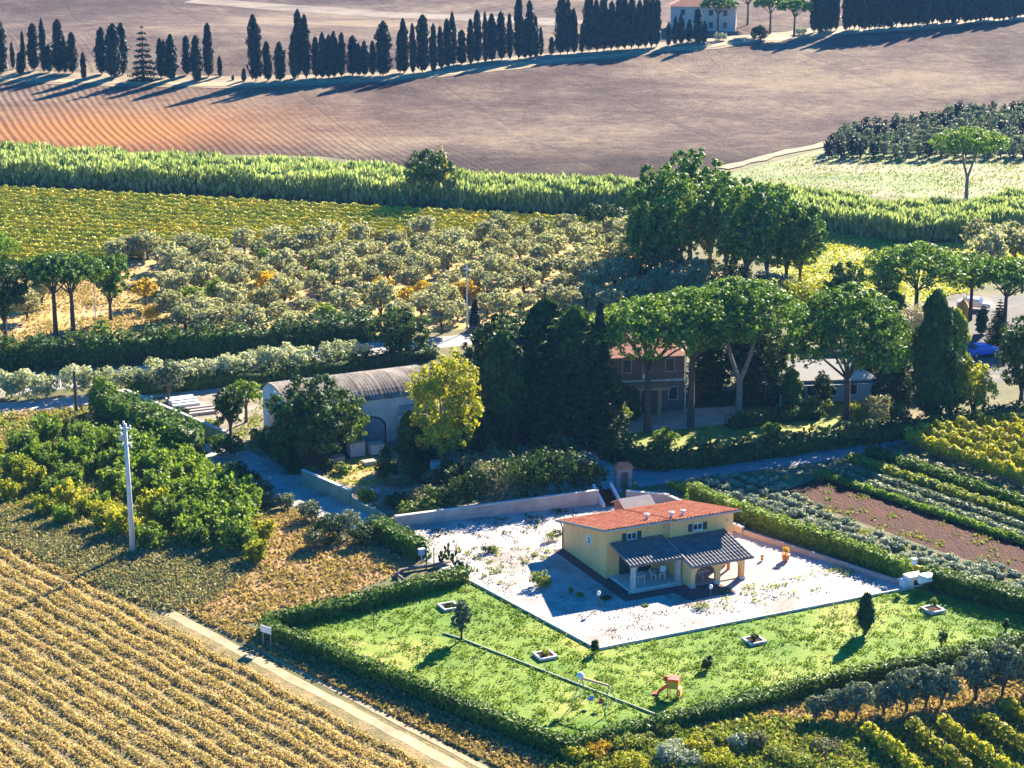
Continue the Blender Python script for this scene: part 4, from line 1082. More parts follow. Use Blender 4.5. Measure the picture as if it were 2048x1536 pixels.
prow((1690, 934), (2090, 1068), 1.2, 0.45, 'silver', 90, 0.24, 'bluish grey low bed, second above the bright green row', gap=0.4)
prow((1700, 920), (2090, 1050), 1.5, 0.8, 'weeds', 110, 0.26, 'mixed green row between the bluish beds and the autumn vines', gap=0.25)
prow((1735, 908), (2090, 1028), 1.6, 1.0, 'hedge', 130, 0.26, 'tall green row between the bluish beds and the autumn vines', gap=0.2)
prow((1760, 902), (2090, 1008), 1.2, 0.6, 'dull', 80, 0.26, 'dull dry row just below the autumn vines', gap=0.5)
for i, (a, b) in enumerate((((1812, 892), (2090, 990)), ((1835, 880), (2090, 966)), ((1865, 874), (2090, 946)), ((1905, 868), (2090, 924)), ((1950, 862), (2090, 902)), ((1990, 856), (2090, 884)))):
    e = link('vine_row', rowmesh('vine_row', P(*a), P(*b), 1.0, 2.0, M['yellowgreen'], 190, 0.27, 0.5, 0.25, 0.2))
    tag(e, 'row of tall yellow autumn vines by the shaded lane, %s from the vegetable beds' % ordn(i + 1), 'vine row', 'autumn vine rows by the shaded lane')
    mb = MB(); A, B = P(*a), P(*b)
    for k in range(5):
        q = A.lerp(B, k / 4); MB().tube([(q.x, q.y, 0), (q.x, q.y, 2.1)], 0.05, 6).build('post', M['bark'], e)
tufts('plot_weeds', [(1290, 985), (1400, 955), (1640, 925), (1810, 885), (2100, 860), (2100, 1220), (1840, 1165)], 5000, 0.18, M['weeds'], 'scattered weeds and seedlings of the vegetable plot', h=0.15, clump=0.3)

# ============================================================ bottom right corner
br = [k_round(4.0, 1.9, 251 + s, M['silver'], 2600, 0.22, 0.24, 14, shell=0.6, bark='bark') for s in range(3)]
for i, (x, b_, t, w) in enumerate(((1631, 1444, 1388, 50), (1674, 1438, 1376, 62), (1712, 1440, 1358, 72), (1766, 1432, 1362, 66), (1812, 1428, 1330, 84), (1852, 1420, 1326, 70), (1884, 1415, 1326, 78), (1950, 1402, 1298, 96), (2005, 1396, 1280, 90), (2052, 1388, 1282, 90))):
    s = pxm(x, b_)
    plant('olive_tree', br[i % 3], P(x, b_), 'silvery olive below the garden hedge, %s from the left' % ordn(i + 1), 'olive tree', 'silvery olives below the garden hedge', sc=(w / s / 3.7, w / s / 3.7, (b_ - t) / s / 3.85))
for i, (a, b) in enumerate((((1735, 1478), (1830, 1560)), ((1820, 1475), (1935, 1560)), ((1880, 1468), (2010, 1555)), ((1950, 1452), (2090, 1535)), ((2005, 1432), (2090, 1475)))):
    e = link('vine_row', rowmesh('vine_row', P(*a), P(*b), 0.9, 1.5, M['yellowgreen'] if i % 2 == 0 else M['vine'], 190, 0.24, 0.6, 0.4, 0.2))
    tag(e, 'green and yellow trellised vine row in the lower right corner, %s from the left' % ordn(i + 1), 'vine row', 'trellised vines in the lower right corner')
    mb = MB(); A, B = P(*a), P(*b)
    for k in range(4):
        q = A.lerp(B, (k + .3) / 4); MB().tube([(q.x, q.y, 0), (q.x + .1, q.y, 1.75)], 0.05, 6).build('post', M['bark'], e)
sc_ = [(1150, 1520, 1.0, 1.2, 'yellowgreen'), (1195, 1512, .9, 1.2, 'gold'), (1240, 1500, 1.1, 1.1, 'weeds'), (1285, 1495, .8, 1.2, 'weeds'), (1340, 1522, 1.1, 1.3, 'sage'), (1375, 1530, .9, 1.1, 'sage'), (1400, 1500, .9, 1.2, 'yellowgreen'), (1430, 1490, .8, 1.0, 'weeds'),
       (1475, 1502, 1.3, .8, 'sage'), (1512, 1498, 1.3, .8, 'dull'), (1260, 1540, 1.2, 1.3, 'yellowgreen'), (1440, 1535, 1.0, 1.3, 'yellowgreen'), (1560, 1520, .9, 1.2, 'weeds'), (1600, 1535, .9, 1.2, 'weeds'), (1650, 1500, .7, 1.2, 'dull'), (1330, 1470, .8, 1.0, 'weeds')]
for i, (x, y, h_, r_, m_) in enumerate(sorted(sc_)):
    plant('scrub_bush', k_bush(h_, r_, 270 + i, M[m_], 700, 0.17), P(x, y), '%s low scrub bush outside the bottom hedge, %s from the left' % ({'yellowgreen': 'yellow-green', 'gold': 'golden', 'weeds': 'green', 'sage': 'silver-white', 'dull': 'dull grey'}[m_], ordn(i + 1)), 'bush', 'scrub bushes outside the bottom hedge')

# ============================================================ the yellow house
M['yellow'] = surf('yellow_render', [(0.25, (0.70, 0.40, 0.16)), (0.45, (0.92, 0.50, 0.20)), (0.7, (0.95, 0.56, 0.24))], 0.9, 8, 0.08, 12, 0.85, stretch=(1.6, 1.6, .3, 0), fine=.2)
M['white'] = plain('white_paint', (0.72, 0.72, 0.70), 0.6)
M['stone'] = surf('pale_stone', [(0.3, (0.45, 0.42, 0.38)), (0.7, (0.66, 0.62, 0.56))], 2.5, 6, 0.3, 12)
M['slate'] = surf('dark_roof_tiles', [(0.3, (0.10, 0.095, 0.10)), (0.7, (0.22, 0.20, 0.19))], 1.2, 6, 0.2, 8, 0.7)
M['darkwood'] = plain('dark_green_shutter', (0.035, 0.05, 0.045), 0.6)
M['paving'] = surf('dark_red_paving', [(0.3, (0.09, 0.045, 0.05)), (0.7, (0.16, 0.08, 0.08))], 2.0, 5, 0.15, 8)
M['slab'] = surf('pale_paving', [(0.3, (0.30, 0.25, 0.22)), (0.7, (0.39, 0.34, 0.31))], 1.5, 6, 0.15, 9)
M['orange'] = plain('terracotta_and_sunlit_wall', (0.62, 0.20, 0.07), 0.8)
M['darkroom'] = plain('dark_interior', (0.02, 0.02, 0.025), 0.9)
RH = radians(25)
H0 = P(1212, 1158)
def HL(x, y, z=0.0):
    return (H0.x + x * cos(RH) - y * sin(RH), H0.y + x * sin(RH) + y * cos(RH), z)
house = empty('house', H0, RH)
tag(house, 'yellow single-storey house with red tiled roof on the white gravel forecourt', 'house')
ZF, ZB, HD = 4.35, 2.55, 8.1
def rz_(y): return ZF - (ZF - ZB) * y / HD
wl = [(0, 0), (5.75, 0), (5.75, -.45), (11.9, -.45), (11.9, HD), (0, HD)]
n_ = len(wl)
MB().add([(x, y, 0.0) for x, y in wl] + [(x, y, rz_(y)) for x, y in wl],
         [tuple(range(n_))[::-1], tuple(range(n_, 2 * n_))] + [(i, (i + 1) % n_, n_ + (i + 1) % n_, n_ + i) for i in range(n_)]).build('wall', M['yellow'], house)

def tiled(x0, x1, ya, yb, zf, mat, name, parent, per=0.36, amp=0.075, step=0.42, th=0.07):
    """barrel-tiled roof plane over x0..x1 from low/front edge ya to back edge yb; zf(y) is the plane"""
    nx = int((x1 - x0) / per) * 6
    ny = int(abs(yb - ya) / step)
    mb = MB(); vs = []
    rows = []
    for j in range(ny):
        for e in (0, 1):
            y = ya + (yb - ya) * (j + e) / ny
            up = 0.035 * (1 - e)
            rows.append((y, up))
    for y, up in rows:
        for i in range(nx + 1):
            x = x0 + (x1 - x0) * i / nx
            s = abs(cos(pi * (x - x0) / per))
            vs.append((x, y, zf(y) + th + up + amp * (s ** 0.8) * 1.5 - amp))
    b = len(rows)
    fs = [(r * (nx + 1) + i, r * (nx + 1) + i + 1, (r + 1) * (nx + 1) + i + 1, (r + 1) * (nx + 1) + i) for r in range(b - 1) for i in range(nx)]
    if yb < ya: fs = [q[::-1] for q in fs]
    mb.add(vs, fs)
    lo = -0.10
    e0 = len(mb.v)
    mb.add([(x0, ya, zf(ya) + lo), (x1, ya, zf(ya) + lo), (x1, yb, zf(yb) + lo), (x0, yb, zf(yb) + lo)], [(3, 2, 1, 0)])
    nb = nx + 1; L_ = (b - 1) * nb
    mb.f.append(tuple([e0, e0 + 1] + list(range(nx, -1, -1))))
    mb.f.append(tuple([e0 + 3, e0 + 2] + list(range(L_ + nx, L_ - 1, -1))))
    mb.f.append(tuple([e0 + 3, e0] + [r * nb for r in range(b)]))
    mb.f.append(tuple([e0 + 2, e0 + 1] + [r * nb + nx for r in range(b)]))
    return mb.build(name, mat, parent)
rf = tiled(-.45, 5.95, -.5, 8.65, rz_, M['tile_red'], 'roof', house)
rf2 = tiled(5.98, 12.35, -.95, 8.65, rz_, M['tile_red'], 'roof', house)
M['greyp'] = plain('grey_render', (0.42, 0.41, 0.42), 0.8)
for x, y in ((4.6, 1.5), (6.4, 0.5), (7.5, 0.5)):
    c = MB().lathe([(.17, 0), (.17, .42), (.27, .44), (.27, .52), (.05, .60)], 12, (x, y, rz_(y) + .05)).build('chimney_pot', M['greyp'], rf if x < 5.9 else rf2)
# eave boards and gutter pipe
MB().box(-.46, 5.93, -.56, -.515, rz_(0) - .02, rz_(0) + .12).build('gutter', M['greyp'], house)
MB().box(5.99, 12.36, -1.01, -.965, rz_(0) + .1, rz_(0) + .22).build('gutter', M['greyp'], house)
MB().box(-.52, -.47, -.5, 8.6, 0, .1).v  # (profile helper)
mb = MB(); mb.add([(-.5, -.5, rz_(-.5) - .08), (-.5, 8.66, rz_(8.66) - .08), (-.5, 8.66, rz_(8.66) + .14), (-.5, -.5, rz_(-.5) + .14),
                   (-.455, -.5, rz_(-.5) - .08), (-.455, 8.66, rz_(8.66) - .08), (-.455, 8.66, rz_(8.66) + .14), (-.455, -.5, rz_(-.5) + .14)],
                  [(0, 1, 2, 3), (7, 6, 5, 4), (0, 3, 7, 4), (1, 5, 6, 2), (3, 2, 6, 7), (0, 4, 5, 1)])
mb.build('verge_board', M['slab'], house)
MB().tube([(-.3, 8.5, 2.45), (-.08, 8.3, 2.2), (-.07, 8.05, 1.9), (-.07, 8.05, 0.05)], 0.05, 8).build('downpipe', M['darkwood'], house)

def window(x, y, z, w, h, parent, shutters=True, face=0):
    """window in the front wall (normal -y)"""
    fr = MB()
    t = .07
    fr.box(x - w / 2, x + w / 2, y - .05, y - .003, z, z + t).box(x - w / 2, x + w / 2, y - .05, y - .003, z + h - t, z + h)
    fr.box(x - w / 2, x - w / 2 + t, y - .05, y - .003, z + t, z + h - t).box(x + w / 2 - t, x + w / 2, y - .05, y - .003, z + t, z + h - t)
    fr.box(x - .03, x + .03, y - .045, y - .003, z + t, z + h - t)
    f = fr.build('window', M['white'], parent)
    MB().box(x - w / 2 + t, x - .03, y - .02, y - .004, z + t, z + h - t).box(x + .03, x + w / 2 - t, y - .02, y - .004, z + t, z + h - t).build('pane', M['glass'], f)
    MB().box(x - w / 2 - .1, x + w / 2 + .1, y - .12, y - .003, z - .07, z - .002).build('sill', M['stone'], f)
    if shutters:
        for sx in (-1, 1):
            s = MB(); xx = x + sx * (w / 2 + .23)
            s.box(xx - .2, xx + .2, y - .07, y - .02, z - .02, z + h + .02)
            for k in range(6): s.box(xx - .17, xx + .17, y - .085, y - .07, z + .04 + k * h / 6, z + .08 + k * h / 6)
            s.build('shutter', M['darkwood'], f)
window(2.35, 0, 3.15, .95, .62, house)
window(8.4, -.45, 3.2, .95, .62, house)
# round window in the left wall
ring = MB(); n = 20; yc, zc = 3.05, 2.45
for k in range(n):
    a0, a1 = 2 * pi * k / n, 2 * pi * (k + 1) / n
    q = []
    for a in (a0, a1):
        for r_ in (.30, .46):
            q += [(-.07, yc + r_ * cos(a), zc + r_ * sin(a)), (-.004, yc + r_ * cos(a), zc + r_ * sin(a))]
    ring.add(q, [(0, 2, 6, 4), (0, 4, 5, 1), (2, 3, 7, 6)])
rw = ring.build('round_window', M['white'], house)
MB().add([(-.01, yc + .3 * cos(2 * pi * k / n), zc + .3 * sin(2 * pi * k / n)) for k in range(n)], [tuple(range(n))[::-1]]).build('pane', M['glass'], rw)
MB().box(-.04, -.01, yc - .3, yc + .3, zc - .025, zc + .025).box(-.045, -.012, yc - .025, yc + .025, zc - .3, zc + .3).build('frame', M['white'], rw)
MB().box(-.05, -.003, 0.5, .7, .45, .62).build('vent', M['greyp'], house)
MB().box(5.35, 5.47, -.16, -.003, 3.72, 3.86).build('vent', M['greyp'], house)
MB().box(11.2, 11.35, -.53, -.453, 3.6, 3.75).build('vent', M['greyp'], house)
# left porch: two stone pillars, beam, dark tiled roof, plinth
p1 = MB().box(.35, 5.2, -3.65, -.003, 0.0, .22).box(.15, 5.2, -3.9, -3.65, 0, .1).build('porch_floor', M['stone'], house)
for x in (.75, 4.95):
    c = MB().box(x - .17, x + .17, -3.5, -3.16, .222, 2.12)
    c.box(x - .22, x + .22, -3.55, -3.11, .223, .38).box(x - .22, x + .22, -3.55, -3.11, 1.98, 2.12)
    c.build('pillar', M['stone'], house)
MB().box(.5, 5.2, -3.42, -3.22, 2.122, 2.28).build('beam', M['darkwood'], house)
def pr1(y): return 3.08 + y * (0.78 / 3.7)
tiled(.3, 5.18, -3.75, -.004, pr1, M['slate'], 'porch_roof', house, per=0.33, amp=0.09, step=0.5)
MB().box(1.2, 2.3, -.06, -.003, .23, 2.2).build('door', M['darkwood'], house)
MB().box(3.0, 4.2, -.06, -.003, .23, 2.2).build('door', M['glass'], house)
# right porch: solid left wall, arched front and right side
def archwall(L, top0, top1, openings, th, spring, z0=0.0):
    """wall profile in (s, z) with arched openings, extruded by th along t; returns MB in local (s, t, z)"""
    xs = {0.0, L}
    for c, hw in openings:
        for k in range(13): xs.add(round(c - hw + 2 * hw * k / 12, 4))
    xs = sorted(xs); mb = MB()
    def topz(s): return top0 + (top1 - top0) * s / L
    def low(s):
        for c, hw in openings:
            if c - hw - 1e-6 <= s <= c + hw + 1e-6: return spring + math.sqrt(max(0, hw * hw - (s - c) ** 2)) * 0.8
        return None
    for a, b in zip(xs[:-1], xs[1:]):
        m = (a + b) / 2
        if low(m) is None: la = lb = z0
        else: la, lb = low(a), low(b)
        mb.add([(a, 0, la), (b, 0, lb), (b, 0, topz(b)), (a, 0, topz(a)), (a, th, la), (b, th, lb), (b, th, topz(b)), (a, th, topz(a))],
               [(0, 1, 2, 3), (7, 6, 5, 4), (0, 4, 5, 1), (3, 2, 6, 7)])
    for c, hw in openings:
        for s in (c - hw, c + hw):
            mb.add([(s, 0, z0), (s, th, z0), (s, th, spring), (s, 0, spring)], [(0, 1, 2, 3)])
    for s in (0, L):
        mb.add([(s, 0, z0), (s, th, z0), (s, th, topz(s)), (s, 0, topz(s))], [(0, 1, 2, 3)])
    return mb
def pr2(y): return 2.86 + (y + .45) * (0.86 / 4.7)
FY = -4.95
a = archwall(5.1, 1.98, 1.98, [(1.35, .98), (3.75, .98)], .28, 1.02)
a.v = [(5.3 + s, FY + t, z) for s, t, z in a.v]
a.build('arched_wall', M['yellow'], house)
tw = lambda y: pr2(y) - .12
MB().add([(5.3, FY + .282, 0), (5.3, -.452, 0), (5.3, -.452, tw(-.45)), (5.3, FY + .282, tw(FY + .28)), (5.56, FY + .282, 0), (5.56, -.452, 0), (5.56, -.452, tw(-.45)), (5.56, FY + .282, tw(FY + .28))],
         [(0, 3, 2, 1), (4, 5, 6, 7), (3, 7, 6, 2), (0, 4, 7, 3), (1, 2, 6, 5), (0, 1, 5, 4)]).build('side_wall', M['yellow'], house)
b_ = archwall(4.2, tw(FY + .28), tw(-.5), [(1.2, .85), (3.0, .85)], .28, 1.02)
b_.v = [(10.4 - t, FY + .283 + s, z) for s, t, z in b_.v]
b_.build('arched_wall', M['orange'], house)  # sunlit tone put into the colour: orange where the other walls are yellow
for x in (5.3, 7.62, 10.04):
    MB().box(x - .03, x + .42, FY - .06, FY + .36, 0.0, .3).build('pillar_base', M['stone'], house)
tiled(5.32, 11.1, -5.3, -.455, pr2, M['slate'], 'porch_roof', house, per=0.33, amp=0.09, step=0.5)
MB().add([(5.2, -5.32, pr2(-5.32) - .16), (5.2, -.46, pr2(-.46) - .16), (5.2, -.46, pr2(-.46) + .2), (5.2, -5.32, pr2(-5.32) + .2),
          (5.31, -5.32, pr2(-5.32) - .16), (5.31, -.46, pr2(-.46) - .16), (5.31, -.46, pr2(-.46) + .2), (5.31, -5.32, pr2(-5.32) + .2)],
         [(0, 3, 2, 1), (4, 5, 6, 7), (0, 4, 7, 3), (1, 2, 6, 5), (3, 7, 6, 2), (0, 1, 5, 4)]).build('rake_board', M['slab'], house)
MB().box(7.0, 8.1, -.51, -.455, .05, 2.15).build('door', M['darkwood'], house)
MB().box(5.56, 10.2, FY + .37, -.455, 0.0, .10).build('porch_floor', M['slab'], house)
def loc_sheet(name, pts, mat, z, label):
    return sheet(name, [HL(x, y) for x, y in pts], mat, z, label, ground=True)
loc_sheet('paving', [(-1.0, 8.1), (-.95, -5.2), (3.55, -5.25), (3.85, -7.2), (8.3, -7.2), (7.9, -4.0), (5.3, .1), (0, .1), (0, 8.1)], M['paving'], 0.075, 'dark red tiled paving round the house')
loc_sheet('paving', [(8.3, -7.2), (12.1, -7.2), (12.3, .1), (7.9, .1), (7.9, -4.0)], M['slab'], 0.08, 'pale paving slab right of the porch')

# porch furniture
def table(x, y, z, r, mat, label, rect=False):
    e = empty('table', HL(x, y, z), RH); tag(e, label, 'table')
    if rect: MB().box(-r * 1.5, r * 1.5, -r * .7, r * .7, .70, .75).build('tabletop', mat, e, bevel=.01)
    else: MB().lathe([(r * .96, .70), (r, .71), (r, .74), (r * .97, .75)], 24).build('tabletop', mat, e)
    for sx in (-1, 1):
        for sy in (-1, 1):
            MB().tube([(sx * r * .55, sy * r * .5, 0), (sx * r * .5, sy * r * .45, .7)], .03, 6).build('leg', mat, e)
def chair(x, y, z, rz, mat, label, group):
    e = empty('garden_chair', HL(x, y, z), RH + rz); tag(e, label, 'chair', group)
    MB().box(-.25, .25, -.24, .24, .42, .46).build('seat', mat, e, bevel=.01)
    MB().add([(-.25, .22, .47), (.25, .22, .47), (.25, .36, .95), (-.25, .36, .95), (-.25, .26, .47), (.25, .26, .47), (.25, .40, .95), (-.25, .40, .95)],
             [(0, 1, 2, 3), (7, 6, 5, 4), (3, 2, 6, 7), (0, 4, 5, 1), (0, 3, 7, 4), (1, 5, 6, 2)]).build('backrest', mat, e)
    for sx in (-1, 1):
        MB().box(sx * .27 - .03, sx * .27 + .03, -.2, .3, .64, .67).build('armrest', mat, e)
        for sy in (-1, 1): MB().tube([(sx * .22, sy * .2, 0), (sx * .22, sy * .2, .42)], .025, 6).build('leg', mat, e)
table(1.9, -2.4, .22, .55, M['white'], 'round white table behind the left porch pillars')
chair(3.3, -2.2, .22, 1.0, M['white'], 'white garden chair in the left porch, left one of two', 'white chairs in the left porch')
chair(4.1, -2.3, .22, -.6, M['white'], 'white garden chair in the left porch, right one of two', 'white chairs in the left porch')
table(6.8, -3.4, .10, .62, M['white'], 'oval white table seen through the left arch', rect=True)
chair(6.3, -2.4, .10, .2, M['white'], 'white chair behind the table under the arches, left one', 'white chairs under the arches')
chair(7.3, -2.4, .10, -.2, M['white'], 'white chair behind the table under the arches, right one', 'white chairs under the arches')

def pot(px, py, s, label, leaf='fresh', name='flower_pot', loc=None):
    e = empty(name, loc or P(px, py), 0, (s, s, s)); e.location.z = 0.06; tag(e, label, 'plant pot')
    MB().lathe([(.16, 0), (.24, .05), (.30, .42), (.33, .43), (.33, .50), (.27, .50)], 16).build('pot', M['orange'], e, smooth=False)
    o = link('plant', k_bush(.6, .34, int(s * 100), M[leaf], 160, .12)[1], e); o.location = (0, 0, .42)
pot(1571, 1122, 1.15, 'terracotta pot with orange plant alone on the gravel right of the house', 'gold')
pot(1446, 1132, 1.1, 'orange flower pot behind the arches of the right porch', 'gold')
pot(1524, 1122, .5, 'tiny dark pot on the gravel between the arches and the orange pot', 'dark')
plant('round_bush', k_bush(1.15, .95, 301, M['weeds'], 900, .14), P(1080, 1172), 'dark reddish rounded bush at the edge of the house shadow', 'bush')
for i, (x, y, h_, r_) in enumerate(sorted(((1142, 1186, .5, .25), (1160, 1192, .25, .4), (1212, 1198, .22, .5), (1100, 1082, .8, .5), (1115, 1078, .9, .5), (1290, 1212, .12, .3), (1404, 1217, .5, .8), (972, 1106, .6, .6), (986, 1104, .5, .5)))):
    plant('small_shrub', k_bush(h_, r_, 310 + i, M['weeds' if i % 3 else 'dark'], 220, .12), P(x, y), 'small low plant on the gravel forecourt, %s from the left' % ordn(i + 1), 'plant', 'small plants on the forecourt')

def lamp(px, py, h, label):
    e = empty('garden_lamp', P(px, py)); e.location.z = .06; tag(e, label, 'lamp')
    MB().tube([(0, 0, 0), (0, 0, h)], .035, 8).build('post', M['darkwood'], e)
    MB().lathe([(.05, h), (.15, h + .1), (.17, h + .22), (.12, h + .34), (.03, h + .38)], 14).build('globe', M['white'], e, smooth=True)
lamp(1197, 1219, 1.15, 'short garden lamp with white globe in the house shadow')
lamp(1421, 1200, .9, 'short garden lamp with white globe in front of the arches')

# barbecue
e = empty('barbecue', P(1827, 1170), RH); tag(e, 'white masonry barbecue with chimney at the right corner of the forecourt', 'barbecue')
MB().box(-.75, .75, -.45, .45, 0, .85).box(-1.15, -.752, -.4, .4, 0, .6).box(-.8, .8, -.5, .5, .852, .95).build('base', M['white'], e)
MB().box(-.6, .6, -.35, .42, .952, 1.35).add([(-.6, -.35, 1.35), (.6, -.35, 1.35), (.6, .42, 1.35), (-.6, .42, 1.35), (-.2, -.1, 1.75), (.2, -.1, 1.75), (.2, .3, 1.75), (-.2, .3, 1.75)],
   [(0, 1, 5, 4), (1, 2, 6, 5), (2, 3, 7, 6), (3, 0, 4, 7), (4, 5, 6, 7)]).build('hood', M['white'], e)
MB().box(-.16, .16, -.06, .26, 1.752, 2.25).box(-.22, .22, -.12, .32, 2.252, 2.32).build('chimney', M['white'], e)
MB().lathe([(.36, 0), (.36, .01), (.01, .012)], 18).build('fire_mouth', M['darkroom'], e)
e.children[-1].location = (0, -.36, 1.12); e.children[-1].rotation_euler = (radians(90), 0, 0)
MB().box(-.3, .3, -.46, -.44, .15, .6).build('log_opening', M['darkroom'], e)
e = empty('stool', P(1806, 1166), .3); tag(e, 'low white bench beside the barbecue', 'bench')
MB().box(-.5, .5, -.18, .18, .36, .42).build('seat', M['white'], e); 
for sx in (-1, 1): MB().box(sx * .4 - .04, sx * .4 + .04, -.15, .15, 0, .358).build('leg', M['white'], e)

# ============================================================ walls, kerbs, steps
M['wallp'] = surf('stained_wall_render', [(0.3, (0.30, 0.27, 0.25)), (0.7, (0.50, 0.46, 0.42))], 0.6, 7, 0.2, 8)
M['wallg'] = surf('greenish_wall', [(0.3, (0.20, 0.25, 0.16)), (0.7, (0.34, 0.38, 0.25))], 0.6, 7, 0.2, 8)
def wall(name, a, b, th, h0, h1, mat, label, cat='wall', cap=None, inset=0.0):
    A, B = P(*a), P(*b); d = B - A; L = d.length; rz = atan2(d.y, d.x)
    e = empty(name, A, rz); tag(e, label, cat)
    MB().add([(0, -th / 2, 0), (L, -th / 2, 0), (L, th / 2, 0), (0, th / 2, 0), (0, -th / 2, h0), (L, -th / 2, h1), (L, th / 2, h1), (0, th / 2, h0)],
             [(3, 2, 1, 0), (4, 5, 6, 7), (0, 1, 5, 4), (1, 2, 6, 5), (2, 3, 7, 6), (3, 0, 4, 7)]).build('wall_body', mat, e)
    if cap:
        MB().add([(0, -th / 2 - .05, h0 + .002), (L, -th / 2 - .05, h1 + .002), (L, th / 2 + .05, h1 + .002), (0, th / 2 + .05, h0 + .002), (0, -th / 2 - .05, h0 + .07), (L, -th / 2 - .05, h1 + .07), (L, th / 2 + .05, h1 + .07), (0, th / 2 + .05, h0 + .07)],
             [(3, 2, 1, 0), (4, 5, 6, 7), (0, 1, 5, 4), (1, 2, 6, 5), (2, 3, 7, 6), (3, 0, 4, 7)]).build('coping', cap, e)
    return e
wall('retaining_wall', (790, 1053), (1196, 1008), .3, .95, 1.35, M['wallp'], 'long plastered retaining wall at the back of the forecourt', cap=M['stone'])
wall('retaining_wall', (1252, 1002), (1338, 1006), .3, 1.0, .8, M['wallp'], 'short low wall right of the steps behind the house', cap=M['stone'])
wall('low_wall', (1340, 1007), (1486, 1068), .25, .7, .6, M['wallp'], 'low wall beside the house under the sunlit hedge, upper part', cap=M['stone'])
wall('low_wall', (1488, 1069), (1806, 1172), .25, .45, .4, M['slab'], 'low pale wall along the right side of the forecourt, lower part')
wall('yard_wall', (252, 806), (452, 892), .25, 1.5, 1.5, M['wallg'], 'long grey-green wall between the gravel lane hedge and the barn yard', cap=M['stone'])
wall('yard_wall', (606, 968), (702, 1010), .25, 1.4, 1.4, M['wallg'], 'short greenish wall panel beside the blue shaded side lane', cap=M['stone'])
wall('yard_wall', (704, 1011), (770, 1040), .25, .7, .6, M['wallg'], 'low end piece of the greenish wall near the forecourt')
wall('kerb', (944, 1166), (1193, 1300), .14, .2, .2, M['stone'], 'kerb between the lawn and the gravel, left side', 'kerb')
wall('kerb', (1197, 1300), (1826, 1177), .14, .2, .2, M['stone'], 'kerb between the lawn and the gravel, front side', 'kerb')
wall('lawn_edging', (886, 1268), (926, 1280), .12, .14, .14, M['silver'] if False else M['wallg'], 'short end of the pipe-like edging by the grey lawn tree', 'edging')
wall('lawn_edging', (928, 1281), (1330, 1438), .12, .14, .14, M['wallg'], 'long straight pale green edging crossing the lawn', 'edging')
# steps
e = empty('steps', P(1224, 1012), RH - .1); tag(e, 'dark brown steps between white side walls behind the house', 'steps')
st = MB()
for k in range(5): st.box(-.7, .7, k * .45, (k + 1) * .45, 0, .18 * (k + 1) - (.001 * k))
st.build('step', M['brown'], e)
for sx in (-1, 1):
    MB().add([(sx * .85 - .1, -.2, 0), (sx * .85 + .1, -.2, 0), (sx * .85 + .1, 2.5, 0), (sx * .85 - .1, 2.5, 0), (sx * .85 - .1, -.2, .35), (sx * .85 + .1, -.2, .35), (sx * .85 + .1, 2.5, 1.4), (sx * .85 - .1, 2.5, 1.4)],
             [(3, 2, 1, 0), (4, 5, 6, 7), (0, 1, 5, 4), (1, 2, 6, 5), (2, 3, 7, 6), (3, 0, 4, 7)]).build('side_wall', M['white'], e)
# little gatehouse
e = empty('gatehouse', P(1246, 972), radians(10)); tag(e, 'tiny shrine-like gatehouse with orange tiled roof at the end of the steps', 'gatehouse')
MB().box(-.75, -.35, -.5, .5, 0, 1.9).box(.35, .75, -.5, .5, 0, 1.9).box(-.35, .35, -.5, .5, 1.5, 1.9).box(-.35, .35, .3, .5, 0, 1.5).build('wall', M['slab'], e)
MB().add([(-.95, -.7, 1.9), (.95, -.7, 1.9), (.95, .7, 1.9), (-.95, .7, 1.9), (-.5, 0, 2.4), (.5, 0, 2.4)], [(0, 1, 5, 4), (1, 2, 5), (2, 3, 4, 5), (3, 0, 4), (3, 2, 1, 0)]).build('roof', M['tile_red'], e)
# brick shed behind the house
e = empty('brick_shed', HL(8.6, 11.2), RH); tag(e, 'small brick shed with tiled gable roof peeping over the back of the house roof', 'shed')
M['brick'] = surf('old_brick', [(0.3, (0.22, 0.09, 0.06)), (0.7, (0.42, 0.20, 0.13))], 3, 6, .4, 9)
MB().box(-1.4, 1.4, -1.1, 1.1, 0, 1.9).add([(-1.4, -1.1, 1.9), (-1.4, 1.1, 1.9), (-1.4, 0, 2.45), (1.4, -1.1, 1.9), (1.4, 1.1, 1.9), (1.4, 0, 2.45)], [(0, 2, 1), (3, 4, 5)]).build('wall', M['brick'], e)
MB().add([(-1.6, -1.4, 1.82), (1.6, -1.4, 1.82), (1.6, 0, 2.55), (-1.6, 0, 2.55), (1.6, 1.4, 1.82), (-1.6, 1.4, 1.82),
          (-1.6, -1.4, 1.74), (1.6, -1.4, 1.74), (1.6, 0, 2.47), (-1.6, 0, 2.47), (1.6, 1.4, 1.74), (-1.6, 1.4, 1.74)],
         [(0, 1, 2, 3), (3, 2, 4, 5), (6, 9, 8, 7), (9, 11, 10, 8), (0, 6, 7, 1), (4, 10, 11, 5), (0, 3, 9, 6), (3, 5, 11, 9), (1, 7, 8, 2), (2, 8, 10, 4)]).build('roof', M['slab'], e)

